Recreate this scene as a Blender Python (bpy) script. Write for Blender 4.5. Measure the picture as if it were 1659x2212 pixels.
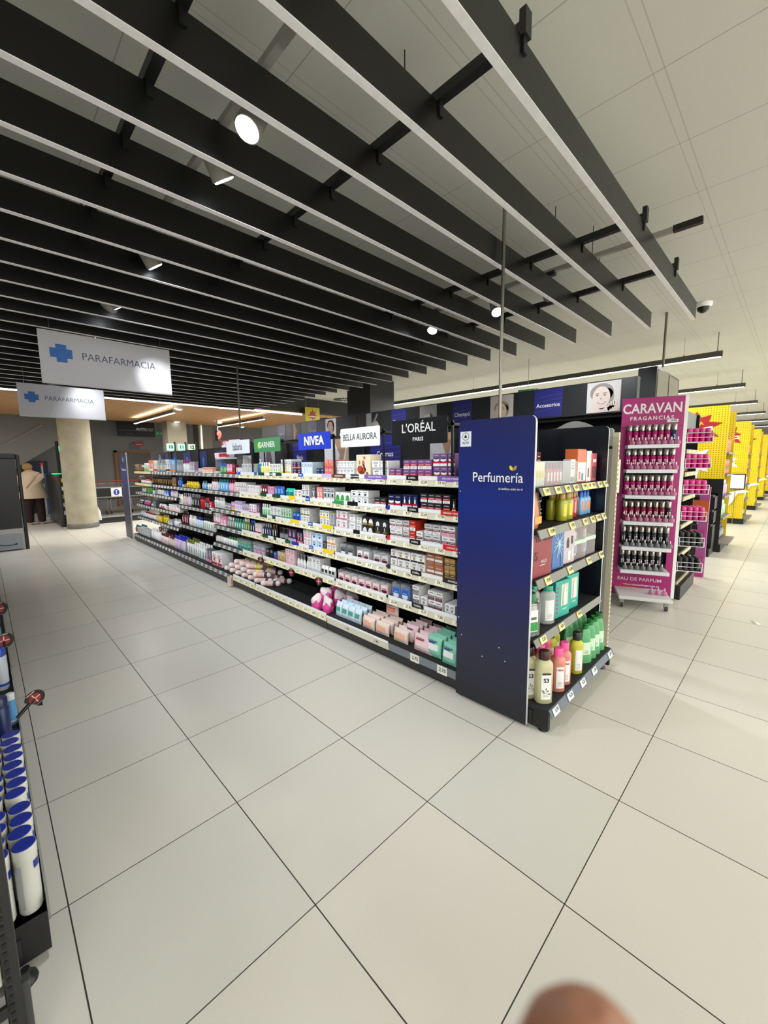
import bpy, math, random
from mathutils import Matrix, Vector
for o in list(bpy.data.objects): bpy.data.objects.remove(o)
SC = bpy.context.scene
random.seed(7)
PI = math.pi
# ------------------------------------------------------------------ camera, world, exposure
cam = bpy.data.cameras.new('camera'); camo = bpy.data.objects.new('camera', cam); SC.collection.objects.link(camo)
cam.sensor_fit = 'HORIZONTAL'; cam.sensor_width = 36.0; cam.lens = 36.0*878.825/1659; cam.clip_start = 0.02; cam.clip_end = 200
CR = Vector((0.71112412, -0.70299024, -0.01035429)); CU = Vector((0.09264153, 0.07909419, 0.9925531)); CF = Vector((0.69693618, 0.70678768, -0.12137187))
camo.matrix_world = Matrix(((CR[0], CU[0], -CF[0], -0.07756), (CR[1], CU[1], -CF[1], -0.44087), (CR[2], CU[2], -CF[2], 1.49832), (0, 0, 0, 1)))
cam.dof.use_dof = True; cam.dof.focus_distance = 3.0; cam.dof.aperture_fstop = 7.0
SC.camera = camo
SC.view_settings.view_transform = 'Standard'; SC.view_settings.look = 'None'; SC.view_settings.gamma = 1.0
SC.view_settings.use_curve_mapping = False
SC.view_settings.exposure = 0.15
w = bpy.data.worlds.new('world'); SC.world = w; w.use_nodes = True
w.node_tree.nodes['Background'].inputs[0].default_value = (1.0, 0.98, 0.92, 1); w.node_tree.nodes['Background'].inputs[1].default_value = 2.5
AISLE_W, STRIP_W, SPOT_W, WOOD_W = 150.0, 66.0, 190.0, 90.0
COOL, NEUT, WARM = (0.93, 0.96, 1.0), (1.0, 0.985, 0.93), (1.0, 0.93, 0.80)

def area(name, loc, sx, sy, power, col, rot=(0, 0, 0), parent=None, spread=PI):
    l = bpy.data.lights.new(name, 'AREA'); l.shape = 'RECTANGLE'; l.size = sx; l.size_y = sy; l.energy = power; l.color = col; l.spread = spread
    o = bpy.data.objects.new(name, l); SC.collection.objects.link(o); o.location = loc; o.rotation_euler = rot
    if parent: o.parent = parent
    return o
# ------------------------------------------------------------------ materials
PAL = dict(white='#ECECEC', palegrey='#C9CBCD', silver='#B4B8BD', grey='#8A8D90', slate='#5E646B', charcoal='#26282C', black='#101113',
 tan='#B08D68', brown='#6B4228', darkbrown='#2A1712', cream='#E6DCC0', beige='#D8C4AE', sand='#C4A982', gold='#B08C45', copper='#A8684A',
 orange='#EE7A1E', peach='#F2B293', salmon='#E8887C', coral='#D65F52', pink='#F09BBC', rose='#D26A8C', magenta='#C8268C', crimson='#B81C2E',
 red='#D6232A', vermilion='#C8341C', brick='#B2452F', wine='#6A1424', maroon='#5E1626', plum='#4A2A44', purple='#7A5288', lilac='#CDB6DC',
 lilacgrey='#B0A6BA', violet='#7C5CB0', blush='#EED4D6', navy='#16204E', royal='#1A2EA8', blue='#1F5FC0', skyblue='#6FB6E6', iceblue='#CFE4F2',
 teal='#177C84', aqua='#25B89E', seagreen='#4FA088', green='#2F9A46', darkgreen='#134A2A', palegreen='#BFE0C4', lime='#9CCB2E', olive='#6E7A2A',
 yellow='#F2D21E', paleyellow='#F4EDA8', clear='#D6DADB')
MATS = {}
def lin(h):
    h = h.lstrip('#'); r = [int(h[i:i+2], 16)/255 for i in (0, 2, 4)]
    return [c/12.92 if c <= .04045 else ((c+.055)/1.055)**2.4 for c in r]
def mat(c, rough=.45, metal=0., emit=0., trans=0., alpha=1., coat=0.):
    key = (c, rough, metal, emit, trans, alpha, coat)
    if key in MATS: return MATS[key]
    m = bpy.data.materials.new('mat_'+str(len(MATS))); m.use_nodes = True; nt = m.node_tree; b = nt.nodes['Principled BSDF']
    col = lin(PAL.get(c, c)) if isinstance(c, str) else list(c)
    tc = nt.nodes.new('ShaderNodeTexCoord'); nz = nt.nodes.new('ShaderNodeTexNoise'); nz.inputs['Scale'].default_value = 35; nz.inputs['Detail'].default_value = 2
    mr = nt.nodes.new('ShaderNodeMapRange'); mr.inputs['To Min'].default_value = max(.02, rough-.04); mr.inputs['To Max'].default_value = rough+.04
    nt.links.new(tc.outputs['Object'], nz.inputs['Vector']); nt.links.new(nz.outputs['Fac'], mr.inputs['Value']); nt.links.new(mr.outputs['Result'], b.inputs['Roughness'])
    b.inputs['Base Color'].default_value = (*col, 1); b.inputs['Metallic'].default_value = metal
    b.inputs['Transmission Weight'].default_value = trans; b.inputs['Alpha'].default_value = alpha; b.inputs['Coat Weight'].default_value = coat
    if trans: b.inputs['IOR'].default_value = 1.3
    if emit: b.inputs['Emission Color'].default_value = (*col, 1); b.inputs['Emission Strength'].default_value = emit
    MATS[key] = m; return m
class NT:
    def __init__(s, name):
        s.m = bpy.data.materials.new(name); s.m.use_nodes = True; s.t = s.m.node_tree; s.b = s.t.nodes['Principled BSDF']
        s.tc = s.n('ShaderNodeTexCoord')
    def n(s, k, **kw):
        x = s.t.nodes.new(k)
        for a, v in kw.items(): setattr(x, a, v)
        return x
    def l(s, a, b): s.t.links.new(a, b)
    def math(s, op, a, b=0., c=None):
        x = s.n('ShaderNodeMath', operation=op)
        for i, v in enumerate((a, b) if c is None else (a, b, c)):
            if hasattr(v, 'is_output'): s.l(v, x.inputs[i])
            else: x.inputs[i].default_value = v
        return x.outputs[0]
    def xyz(s):
        x = s.n('ShaderNodeSeparateXYZ'); s.l(s.tc.outputs['Object'], x.inputs[0]); return x.outputs
    def noise(s, scale, detail=3):
        x = s.n('ShaderNodeTexNoise'); x.inputs['Scale'].default_value = scale; x.inputs['Detail'].default_value = detail
        s.l(s.tc.outputs['Object'], x.inputs['Vector']); return x.outputs['Fac']
    def mix(s, f, a, b):
        x = s.n('ShaderNodeMix', data_type='RGBA')
        for sock, v in ((x.inputs[0], f), (x.inputs[6], a), (x.inputs[7], b)):
            if hasattr(v, 'is_output'): s.l(v, sock)
            elif isinstance(v, str): sock.default_value = (*lin(PAL.get(v, v)), 1)
            else: sock.default_value = v
        return x.outputs[2]
    def line(s, co, pitch, width, off=0.):       # 1 on the grid line
        a = s.math('FRACT', s.math('DIVIDE', s.math('ADD', co, off+pitch*400), pitch))
        d = s.math('MULTIPLY', s.math('MINIMUM', a, s.math('SUBTRACT', 1., a)), pitch)
        return s.math('LESS_THAN', d, width/2)
def floor_mat():
    s = NT('floor_tiles'); x, y, z = s.xyz()
    g = s.math('MAXIMUM', s.line(x, .6, .0042), s.line(y, .6, .0036))
    fx = s.math('FLOOR', s.math('DIVIDE', x, .6)); fy = s.math('FLOOR', s.math('DIVIDE', y, .6))
    cb = s.n('ShaderNodeCombineXYZ'); s.l(fx, cb.inputs[0]); s.l(fy, cb.inputs[1])
    wn = s.n('ShaderNodeTexWhiteNoise', noise_dimensions='2D'); s.l(cb.outputs[0], wn.inputs['Vector'])
    c = s.mix(wn.outputs['Value'], '#D3D1C8', '#DBD6CB'); c = s.mix(s.math('MULTIPLY', s.noise(1.7), .35), c, '#C9CCC2')
    fine = s.math('GREATER_THAN', s.noise(190, 4), .64); c = s.mix(s.math('MULTIPLY', fine, .16), c, '#A8A69C')
    sc = s.math('GREATER_THAN', s.noise(9, 6), .765); c = s.mix(s.math('MULTIPLY', sc, .5), c, '#8A867A')
    c = s.mix(g, c, '#2C2A28'); s.l(c, s.b.inputs['Base Color'])
    r = s.math('ADD', s.math('MULTIPLY', s.noise(2.3), .14), .24); s.l(s.math('ADD', r, s.math('MULTIPLY', g, .4)), s.b.inputs['Roughness'])
    s.b.inputs['Specular IOR Level'].default_value = .42
    bp = s.n('ShaderNodeBump'); bp.inputs['Strength'].default_value = .25; bp.inputs['Distance'].default_value = .002
    s.l(s.math('SUBTRACT', 1., g), bp.inputs['Height']); s.l(bp.outputs[0], s.b.inputs['Normal']); return s.m
def ceiling_mat():
    s = NT('ceiling_tiles'); x, y, z = s.xyz()
    a = s.line(x, .6, .005, .09); b = s.math('MAXIMUM', s.line(y, .6, .006, -.13), s.line(y, .6, .005, -.175))
    c = s.mix(s.math('MULTIPLY', s.noise(60, 4), .3), '#CFCFC6', '#BCBCB2'); c = s.mix(s.math('MULTIPLY', s.noise(.5), .25), c, '#B8B8AE')
    c = s.mix(s.math('MULTIPLY', a, .55), c, '#6E6D66'); c = s.mix(s.math('MULTIPLY', b, .32), c, '#7E7D76')
    s.l(c, s.b.inputs['Base Color']); s.b.inputs['Roughness'].default_value = .95; s.b.inputs['Specular IOR Level'].default_value = .1; return s.m
def wood_mat():
    s = NT('wood_slats'); x, y, z = s.xyz()
    w_ = s.n('ShaderNodeTexNoise'); mp = s.n('ShaderNodeMapping'); mp.inputs['Scale'].default_value = (1.2, 14, 1); s.l(s.tc.outputs['Object'], mp.inputs[0]); s.l(mp.outputs[0], w_.inputs['Vector'])
    w_.inputs['Scale'].default_value = 1.5; c = s.mix(w_.outputs['Fac'], '#A57A50', '#C79C6C')
    c = s.mix(s.line(y, .2, .025), c, '#3A2A1C'); c = s.mix(s.math('MULTIPLY', s.line(x, 2.4, .012), .6), c, '#3A2A1C')
    s.l(c, s.b.inputs['Base Color']); s.b.inputs['Roughness'].default_value = .6; return s.m
def concrete_mat():
    s = NT('concrete'); c = s.mix(s.noise(4, 6), '#8E8874', '#C9C3AC'); pits = s.math('GREATER_THAN', s.noise(28, 5), .70)
    c = s.mix(s.math('MULTIPLY', pits, .6), c, '#5A5648'); s.l(c, s.b.inputs['Base Color']); s.b.inputs['Roughness'].default_value = .85
    b = s.n('ShaderNodeBump'); b.inputs['Distance'].default_value = .01; b.inputs['Strength'].default_value = .4; s.l(s.noise(20, 6), b.inputs['Height']); s.l(b.outputs[0], s.b.inputs['Normal']); return s.m
def edge_mat():
    s = NT('worn_edge'); c = s.mix(s.noise(22, 6), '#DEDCDE', '#FAF8FA'); s.l(c, s.b.inputs['Base Color']); s.b.inputs['Roughness'].default_value = .5; return s.m
def peg_mat():
    s = NT('yellow_pegboard'); x, y, z = s.xyz()
    def f(c, off=0.): return s.math('SUBTRACT', s.math('FRACT', s.math('DIVIDE', s.math('ADD', c, 40.+off), .035)), .5)
    h = s.math('ADD', x, y); d = s.math('SQRT', s.math('ADD', s.math('POWER', f(h), 2.), s.math('POWER', f(z), 2.)))
    s.l(s.mix(s.math('LESS_THAN', d, .2), '#E6C912', '#7A6A10'), s.b.inputs['Base Color']); s.b.inputs['Roughness'].default_value = .5; return s.m
def blue_mat():
    s = NT('blue_panel_ramp'); x, y, z = s.xyz()
    r = s.n('ShaderNodeValToRGB'); e = r.color_ramp.elements
    e[0].position = .0; e[0].color = (*lin('#1C1E26'), 1); e[1].position = 1.; e[1].color = (*lin('#171F58'), 1)
    for p, c in ((.22, '#232542'), (.42, '#24275A'), (.68, '#1A2C7C')):  # ramp over height: near black at the bottom, darker blue at the top
        k = e.new(p); k.color = (*lin(c), 1)
    s.l(s.math('ADD', s.math('DIVIDE', z, 1.74), s.math('MULTIPLY', s.math('SUBTRACT', s.noise(1.3, 1), .5), .25)), r.inputs[0]); s.l(r.outputs[0], s.b.inputs['Base Color'])
    s.b.inputs['Roughness'].default_value = .38; return s.m
FLOOR, CEIL, WOOD, CONC, EDGE, PEG, BLUE = floor_mat(), ceiling_mat(), wood_mat(), concrete_mat(), edge_mat(), peg_mat(), blue_mat()
BLK = mat('#131416', .42); BLKM = mat('#17181A', .6); SLATM = mat('#070707', .36); DECK = mat('#1B1C1E', .7); WHT = mat('white', .5); STEEL = mat('#9A9A96', .3, .9)
CREAMT = mat('#DDD3A4', .6); GREYT = mat('#6C7074', .45); CHIP = mat('#D6D2C4', .6); YCHIP = mat('#DCC97C', .6); INK = mat('#2B2B2E', .7)
GLASS = mat('#F2F6F6', .05, 0, 0, .92); PLAST = mat('#DDE3E4', .12, 0, 0, 0, .22); CLEARB = mat('#D4DAD8', .12, 0, 0, .6)
# ------------------------------------------------------------------ mesh builder
class MB:
    def __init__(s): s.v = []; s.f = []; s.mi = []; s.ms = []; s.sm = []; s.M = None
    def mid(s, m):
        if isinstance(m, str): m = mat(m)
        if m not in s.ms: s.ms.append(m)
        return s.ms.index(m)
    def add(s, vs, fs, m, smooth=False):
        b = len(s.v); s.v += [tuple(s.M @ Vector(p)) if s.M else tuple(p) for p in vs]; k = s.mid(m)
        for f in fs: s.f.append([b+i for i in f]); s.mi.append(k); s.sm.append(smooth)
        return s
    def box(s, x0, x1, y0, y1, z0, z1, m, bev=0.):
        if bev:
            pts = []
            for z, q in ((z0, bev), (z0+bev, 0), (z1-bev, 0), (z1, bev)):
                for (cx, cy, a0) in ((x1, y1, 0), (x0, y1, 1), (x0, y0, 2), (x1, y0, 3)):
                    sx = -1 if cx == x1 else 1; sy = -1 if cy == y1 else 1
                    for k in range(3):
                        a = a0*PI/2+k*PI/4; r = bev
                        ox, oy = cx+sx*r, cy+sy*r; rr = r-q*.7
                        pts.append((ox+rr*math.cos(a), oy+rr*math.sin(a), z))
            fs = [list(range(11, -1, -1)), list(range(36, 48))]
            for L in range(3):
                for i in range(12): fs.append([L*12+i, L*12+(i+1) % 12, (L+1)*12+(i+1) % 12, (L+1)*12+i])
            return s.add(pts, fs, m)
        return s.add([(x0, y0, z0), (x1, y0, z0), (x1, y1, z0), (x0, y1, z0), (x0, y0, z1), (x1, y0, z1), (x1, y1, z1), (x0, y1, z1)],
                     [(3, 2, 1, 0), (4, 5, 6, 7), (0, 1, 5, 4), (1, 2, 6, 5), (2, 3, 7, 6), (3, 0, 4, 7)], m)
    def prism(s, pts, y0, y1, m, me=None, axis='y'):       # polygon in xz (or yz for axis x, xy for z) extruded
        n = len(pts)
        def P(a, b, t): return (a, t, b) if axis == 'y' else ((t, a, b) if axis == 'x' else (a, b, t))
        vs = [P(a, b, y0) for a, b in pts]+[P(a, b, y1) for a, b in pts]
        s.add(vs, [list(range(n)), list(range(2*n-1, n-1, -1))], m)
        return s.add(vs, [[i, n+i, n+(i+1) % n, (i+1) % n] for i in range(n)], me or m)
    def loft(s, rings, m, caps=True, smooth=True):
        n = len(rings[0]); vs = [p for r in rings for p in r]; fs = []
        for L in range(len(rings)-1):
            for i in range(n): fs.append([L*n+i, L*n+(i+1) % n, (L+1)*n+(i+1) % n, (L+1)*n+i])
        s.add(vs, fs, m, smooth)
        if caps: s.add(rings[0], [list(range(n-1, -1, -1))], m); s.add(rings[-1], [list(range(n))], m)
        return s
    def lathe(s, prof, m, n=14, sx=1., sy=1., cx=0., cy=0., sq=0., smooth=True, caps=True):
        R = []
        for r, z in prof:
            ring = []
            for i in range(n):
                a = 2*PI*i/n; c, d = math.cos(a), math.sin(a)
                if sq: e = 1-sq; c = math.copysign(abs(c)**e, c); d = math.copysign(abs(d)**e, d)
                ring.append((cx+r*sx*c, cy+r*sy*d, z))
            R.append(ring)
        return s.loft(R, m, caps, smooth)
    def tube(s, a, b, r, m, n=8, r2=None):
        a, b = Vector(a), Vector(b); d = (b-a).normalized(); u = d.orthogonal().normalized(); v = d.cross(u); r2 = r if r2 is None else r2
        return s.loft([[tuple(p+(u*math.cos(2*PI*i/n)+v*math.sin(2*PI*i/n))*q) for i in range(n)] for p, q in ((a, r), (b, r2))], m)
    def bar(s, a, b, wd, m): return s.tube(a, b, wd*.707, m, 4)
    def ell(s, cx, cz, rx, rz, y, m, n=20, a0=0., a1=2*PI, t=.0006):
        pts = [(cx+rx*math.cos(a0+(a1-a0)*i/n), cz+rz*math.sin(a0+(a1-a0)*i/n)) for i in range(n+(0 if a1-a0 > 6.2 else 1))]
        return s.prism(pts, y, y+t, m)
    def ball(s, c, r, m, sx=1., sy=1., sz=1., n=10):
        R = []
        for j in range(1, n):
            t = PI*j/n-PI/2
            R.append([(c[0]+r*sx*math.cos(t)*math.cos(2*PI*i/n/1.), c[1]+r*sy*math.cos(t)*math.sin(2*PI*i/n), c[2]+r*sz*math.sin(t)) for i in range(n)])
        return s.loft(R, m)
    def mesh(s, name):
        me = bpy.data.meshes.new(name); me.from_pydata(s.v, [], s.f)
        for m in s.ms: me.materials.append(m)
        me.polygons.foreach_set('material_index', s.mi); me.polygons.foreach_set('use_smooth', s.sm); me.update(); return me
    def build(s, name, parent=None, loc=None, rz=None):
        return link(name, s.mesh(name), parent, loc, rz)
def link(name, me, parent=None, loc=None, rz=None):
    o = bpy.data.objects.new(name, me); SC.collection.objects.link(o)
    if parent: o.parent = parent
    if loc: o.location = loc
    if rz: o.rotation_euler = (0, 0, rz)
    return o
LABELS = {}
def tag(o, label, cat, group=None):
    o['label'] = label; o['category'] = cat
    if group: o['group'] = group
    n = len(label.split())
    if not 4 <= n <= 16: print('LABEL LENGTH', n, label)
    LABELS[label] = LABELS.get(label, 0)+1
    return o
def thing(name, label, cat, loc=(0, 0, 0), rz=0., group=None):
    o = bpy.data.objects.new(name, None); SC.collection.objects.link(o); o.location = loc; o.rotation_euler = (0, 0, rz); o.empty_display_size = .05
    return tag(o, label, cat, group)
def struct(o): o['kind'] = 'structure'; return o
def copytree(o, parent=None):
    c = o.copy(); SC.collection.objects.link(c)
    if parent: c.parent = parent
    for ch in list(o.children): copytree(ch, c)
    return c
TXT = {}
def txt(st, h, m, bold=0., name='lettering', align='CENTER', sx=1., sp=1., parent=None, loc=(0, 0, 0), rz=0., shear=0.):
    """lettering standing in the local xz plane, facing -y"""
    key = (st, h, m.name, bold, align, sx, sp, shear)
    if key not in TXT:
        c = bpy.data.curves.new('t', 'FONT'); c.body = st; c.size = h/.72; c.align_x = align; c.align_y = 'CENTER'; c.offset = bold*h; c.space_character = sp; c.shear = shear
        c.resolution_u = 3; c.extrude = .0004
        o = bpy.data.objects.new('t', c); SC.collection.objects.link(o); bpy.context.view_layer.update()
        me = bpy.data.meshes.new_from_object(o.evaluated_get(bpy.context.evaluated_depsgraph_get())); bpy.data.objects.remove(o); bpy.data.curves.remove(c)
        me.transform(Matrix(((sx, 0, 0, 0), (0, 0, -1, 0), (0, 1, 0, 0), (0, 0, 0, 1)))); me.materials.clear(); me.materials.append(m); TXT[key] = me
    return link(name, TXT[key], parent, loc, rz)
def join_text(mb, st, h, m, loc, bold=0., rot=0., sx=1.):
    """bake small print into a mesh builder (part of its surface pattern)"""
    o = txt(st, h, m, bold, sx=sx); me = o.data; T = Matrix.Translation(loc) @ Matrix.Rotation(rot, 4, 'Z')
    old = mb.M; mb.M = (old @ T) if old else T
    mb.add([v.co[:] for v in me.vertices], [list(p.vertices) for p in me.polygons], m); mb.M = old
    bpy.data.objects.remove(o)
# ------------------------------------------------------------------ room shell
ZC = 3.27
def plane_struct(name, mb): return struct(mb.build(name))
plane_struct('floor', MB().box(-7, 34, -7, 20, -.1, 0, FLOOR))
plane_struct('ceiling', MB().box(-7, 34, -7, 9.25, ZC, ZC+.1, CEIL))
plane_struct('ceiling_wood', MB().box(-7, 10, 9.25, 13.7, 2.8, 2.9, WOOD))
plane_struct('ceiling_back', MB().box(-7, 34, 13.7, 20, 3.25, 3.35, mat('#8C877C', .9)).box(10, 34, 9.25, 13.7, 3.27, 3.35, CEIL))
plane_struct('trim_1', MB().box(-7, 34, 9.2, 9.25, 2.86, ZC, BLK).box(10, 10.05, 9.25, 13.7, 2.8, 3.35, BLK).box(-7, 10, 13.7, 13.75, 2.8, 3.35, mat('#4A463E', .8)))
GW = mat('#8F8E8E', .8)
plane_struct('wall_back', MB().box(-7, 34, 17, 17.15, 0, 3.3, GW))
plane_struct('wall_left', MB().box(-7.15, -7, -7, 20, 0, 3.3, mat('#A8A69E', .8)))
#plane_struct('wall_front', MB().box(-7, 34, -7.15, -7, 0, 3.3, mat('#B4B2A8', .8)))
plane_struct('wall_right', MB().box(34, 34.15, -7, 20, 0, 3.3, mat('#9A988E', .8)))
d = struct(MB().box(3.42, 3.50, 16.9, 17, 0, 2.02, mat('#9A6A3E', .6)).box(3.42, 4.6, 16.9, 17, 1.95, 2.02, mat('#9A6A3E', .6)).box(3.5, 4.6, 16.96, 17, 0, 1.95, mat('#6E6A66', .7)).build('door_1'))
# led line along the edge of the wooden ceiling
o = tag(MB().box(-6.5, 6.3, 9.16, 9.2, 2.795, 2.83, mat('#FFF6F2', .5, 0, 7.)).build('led_line'), 'thin white light line along the edge of the wooden ceiling', 'light')
area('led_light', (0, 9.18, 2.79), 12.6, .05, 30, COOL, parent=o)
# ------------------------------------------------------------------ ceiling baffles and rails
ORD = ['', 'first', 'second', 'third', 'fourth', 'fifth', 'sixth', 'seventh', 'eighth', 'ninth', 'tenth', 'eleventh', 'twelfth', 'thirteenth', 'fourteenth', 'fifteenth', 'sixteenth',
 'seventeenth', 'eighteenth', 'nineteenth', 'twentieth', 'twenty-first', 'twenty-second', 'twenty-third', 'twenty-fourth', 'twenty-fifth', 'twenty-sixth']
b = MB().box(-5.2, 4.83, -.0145, .0145, .0, .152, SLATM); b.box(-5.2, 4.83, -.0155, .0155, -.003, 0, EDGE)
slat = b.mesh('ceiling_baffle')
for i in range(25):
    o = link('ceiling_baffle', slat, None, (0, .36+.3605*i, 2.8)); o.location.x = random.uniform(-.008, .008)
    tag(o, f'{ORD[i+1]} long black ceiling baffle with pale lower edge, counted from the right end', 'ceiling baffle', 'black ceiling baffles over the shop floor')
CLAMP = MB().box(-.012, .012, -.024, -.015, 2.90, 2.955, BLK).mesh('clamp')
for i, x in enumerate((-2.6, -1.2, .52, 1.40, 2.97, 3.88)):
    o = MB().box(x-.02, x+.02, .33, 9.1, 2.954, 2.994, BLK)
    t = o.build('support_rail'); tag(t, f'square black rail crossing on top of the baffles, {ORD[i+1]} from the left', 'ceiling rail', 'black rails above the baffles')
    h = MB()
    for y in (.9, 2.8, 4.7, 6.6, 8.5): h.tube((x, y, 2.99), (x, y, ZC), .003, BLKM, 5)
    h.build('hanger_wire', t)
    for k in range(25): link('clamp', CLAMP, t, (x, .36+.3605*k, 0))
    MB().box(x-.021, x+.021, .327, .352, 2.948, 3.03, BLK).build('end_cap', t)
TRK = mat('#A8A69E', .4, .5)
for i, (x, y0) in enumerate(((.86, -.2), (3.42, .12), (-1.1, .3))):  # the last track is an unseen addition that carries extra shelving lamps
    t = thing('lighting_track', 'pale metal lighting track above the baffles, '+(('near the camera', 'far run ending in a black block', 'added unseen left run')[i]), 'lighting track', (0, 0, 0))
    MB().box(x-.017, x+.017, y0+.16, 9.0, 3.03, 3.06, TRK).build('rail', t)
    MB().box(x-.02, x+.02, y0, y0+.16, 3.026, 3.064, BLK).build('feed_block', t)
    h = MB()
    for y in (.8, 3.2, 5.6, 8.0): h.tube((x, y, 3.06), (x, y, ZC), .003, BLKM, 5)
    h.build('hanger_wire', t)
LENS = mat('#F4F8FF', .4, 0, 22.)
def spot(x, y, tgt, txt_, power=SPOT_W, cone=52, z=2.905, col=COOL):
    t = thing('track_spotlight', txt_, 'spotlight', (x, y, z), 0, 'spotlights on the tracks')
    d_ = (Vector(tgt)-Vector((x, y, z))).normalized(); q = d_.to_track_quat('-Z', 'Y')
    MB().box(-.02, .02, -.05, .05, .10, .135, BLK).tube((0, 0, .135), (0, 0, .02), .009, BLK).build('mount', t)
    b = MB(); b.lathe([(.036, .07), (.05, .05), (.055, -.075), (.050, -.078)], mat('#8E8C84', .5), 20); hd = b.build('lamp_head', t); hd.rotation_mode = 'QUATERNION'; hd.rotation_quaternion = q
    b = MB(); b.lathe([(.047, -.079), (.045, -.082)], LENS, 20); ln = b.build('lens', hd)
    l = bpy.data.lights.new('spot_light', 'SPOT'); l.energy = power; l.spot_size = math.radians(cone); l.spot_blend = .8; l.shadow_soft_size = .04; l.color = col
    lo = bpy.data.objects.new('spot_light', l); SC.collection.objects.link(lo); lo.parent = hd; lo.location = (0, 0, -.086)
SP = [(.855, 1.24, (-.25, 1.0, .9), 'round track spotlight glaring towards the camera'), (.835, 1.58, (2.2, 2.0, 1.0), 'grey cylinder spotlight aimed down at the long shelving'),
 (.86, 2.75, (2.3, 3.0, .9), 'third spotlight on the near track, lighting the baffle behind it'), (.86, 3.75, (2.3, 4.2, .9), 'fourth spotlight on the near track'),
 (.86, 3.95, (1.45, 4.62, 2.42), 'spotlight aimed at the front pharmacy sign'), (.86, 5.0, (2.3, 5.4, .9), 'fifth spotlight on the near track'),
 (.86, 6.1, (1.15, 6.9, 2.35), 'spotlight aimed at the rear pharmacy sign'), (.86, 6.5, (2.3, 7.0, .8), 'sixth spotlight on the near track'), (.86, 8.0, (2.2, 8.4, .8), 'farthest spotlight on the near track'),
 (.86, 7.4, (.2, 8.6, .2), 'spotlight shining on the floor by the black stand'),
 (3.42, 1.62, (2.6, .7, .9), 'small bright spotlight beside the thin pole'), (3.40, 2.33, (2.3, 1.9, .8), 'brightest small spotlight on the far track'), (3.42, 4.4, (5.0, 4.2, 2.2), 'faint spotlight on the far track, facing the poster header'),
 (3.42, 5.8, (5.0, 5.8, 2.2), 'farthest faint spotlight on the far track'), (3.42, 1.13, (5.0, 1.5, 2.15), 'grey spotlight seen from behind, nearest on the far track, facing the poster header')]
SP += [(-1.1, y, (2.15, y+.5, .85), f'{w_} added spotlight on the unseen left track lighting the shelving') for y, w_ in ((.6, 'first'), (1.8, 'second'), (3.0, 'third'), (4.3, 'fourth'), (5.6, 'fifth'), (7.0, 'sixth'))]  # unseen lamps added on the left to brighten the long shelving
for x, y, tg, s_ in SP:
    spot(x, y, tg, s_+(' among the baffles' if len(s_.split()) < 12 else ''), SPOT_W*(.18 if 'rear' in s_ else .42 if 'sign' in s_ else .45 if 'glaring' in s_ or 'header' in s_ else (.4 if x > 3 else (.34 if x > 0 else 1))), 34 if 'sign' in s_ else (115 if 0 < x < 3 else 62))
# ------------------------------------------------------------------ linear ceiling lights
TUBE = mat('#F4F8FF', .5, 0, 9.)
def linear(name_label, x, y0, y1, z, zc, power, col=NEUT, grp='linear lights over the aisles', up=0):
    t = thing('linear_light', name_label, 'ceiling light', (x, (y0+y1)/2, z), 0, grp); L = (y1-y0)/2
    MB().box(-.035, .035, -L, L, 0, .075, mat('#57554E', .45, .4)).build('housing', t)
    MB().box(-.022, .022, -L+.02, L-.02, -.006, 0, TUBE).build('diffuser', t)
    h = MB()
    for y in (-L+.06, -L+.45, 0, L-.3):
        h.tube((0, y, .075), (0, y, zc-z), .006 if y < -L+.1 else .002, mat('#77756E', .4, .6), 6); h.lathe([(.018, .075), (.006, .1)], STEEL, 8, cy=y)
    h.build('suspension', t)
    area('tube_light', (0, 0, -.012), .05, 2*L, power, col, parent=t)
    if up: area('tube_uplight', (0, 0, .08), .05, 2*L, power*up, col, (PI, 0, 0), parent=t)
for i, x in enumerate((7.5, 11.0, 14.5, 18.0, 21.6, 25.2)):
    linear(f'long suspended light over the right aisles, {ORD[i+1]} from the camera', x, .43, 8.6, 2.93, ZC, AISLE_W*(1 if i < 4 else .8))
linear('short suspended light beyond the black pillar under the far ceiling', 7.25, 9.27, 9.9, 2.75, 3.0, 3)
for i, (x, y0, y1) in enumerate(((3.12, 9.4, 12.7), (5.3, 9.4, 12.3), (-1.5, 9.6, 13))):
    linear(('left', 'right', 'hidden')[i]+' suspended light under the wooden ceiling', x, y0, y1, 2.64, 2.8, WOOD_W, NEUT, 'linear lights under the wooden ceiling', .1)
for i, (x, y0, y1) in enumerate(((2.2, -6.3, -2.2), (5.6, -6.3, -2.2), (9.2, -6.3, -2.2), (-2.6, -6.3, -2.2), (13, -6.3, -2.2), (17, -6.3, -2.2))):
    linear(f'suspended light behind the camera over the neighbouring aisles, {ORD[i+1]} in its row', x, y0, y1, 2.93, ZC, STRIP_W*1.5, NEUT, 'linear lights behind the camera')
for i, (x, y, z) in enumerate(((3.36, 9.85, 2.8), (6.6, 13.4, 2.8), (5.4, 12.4, 2.8), (4.3, 12.9, 2.8))):
    t = MB().lathe([(.10, 0), (.10, -.012), (.075, -.03)], WHT, 16).lathe([(.07, -.031), (.066, -.034)], mat('#FFFFFF', .5, 0, 9.), 16).build('downlight', None, (x, y, z))
    tag(t, ('wide white downlight in the wooden ceiling left of the suspended light', 'small round downlight far back in the wooden ceiling', 'round downlight near the middle of the wooden ceiling', 'small downlight behind the checkout numbers')[i], 'downlight')
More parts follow.
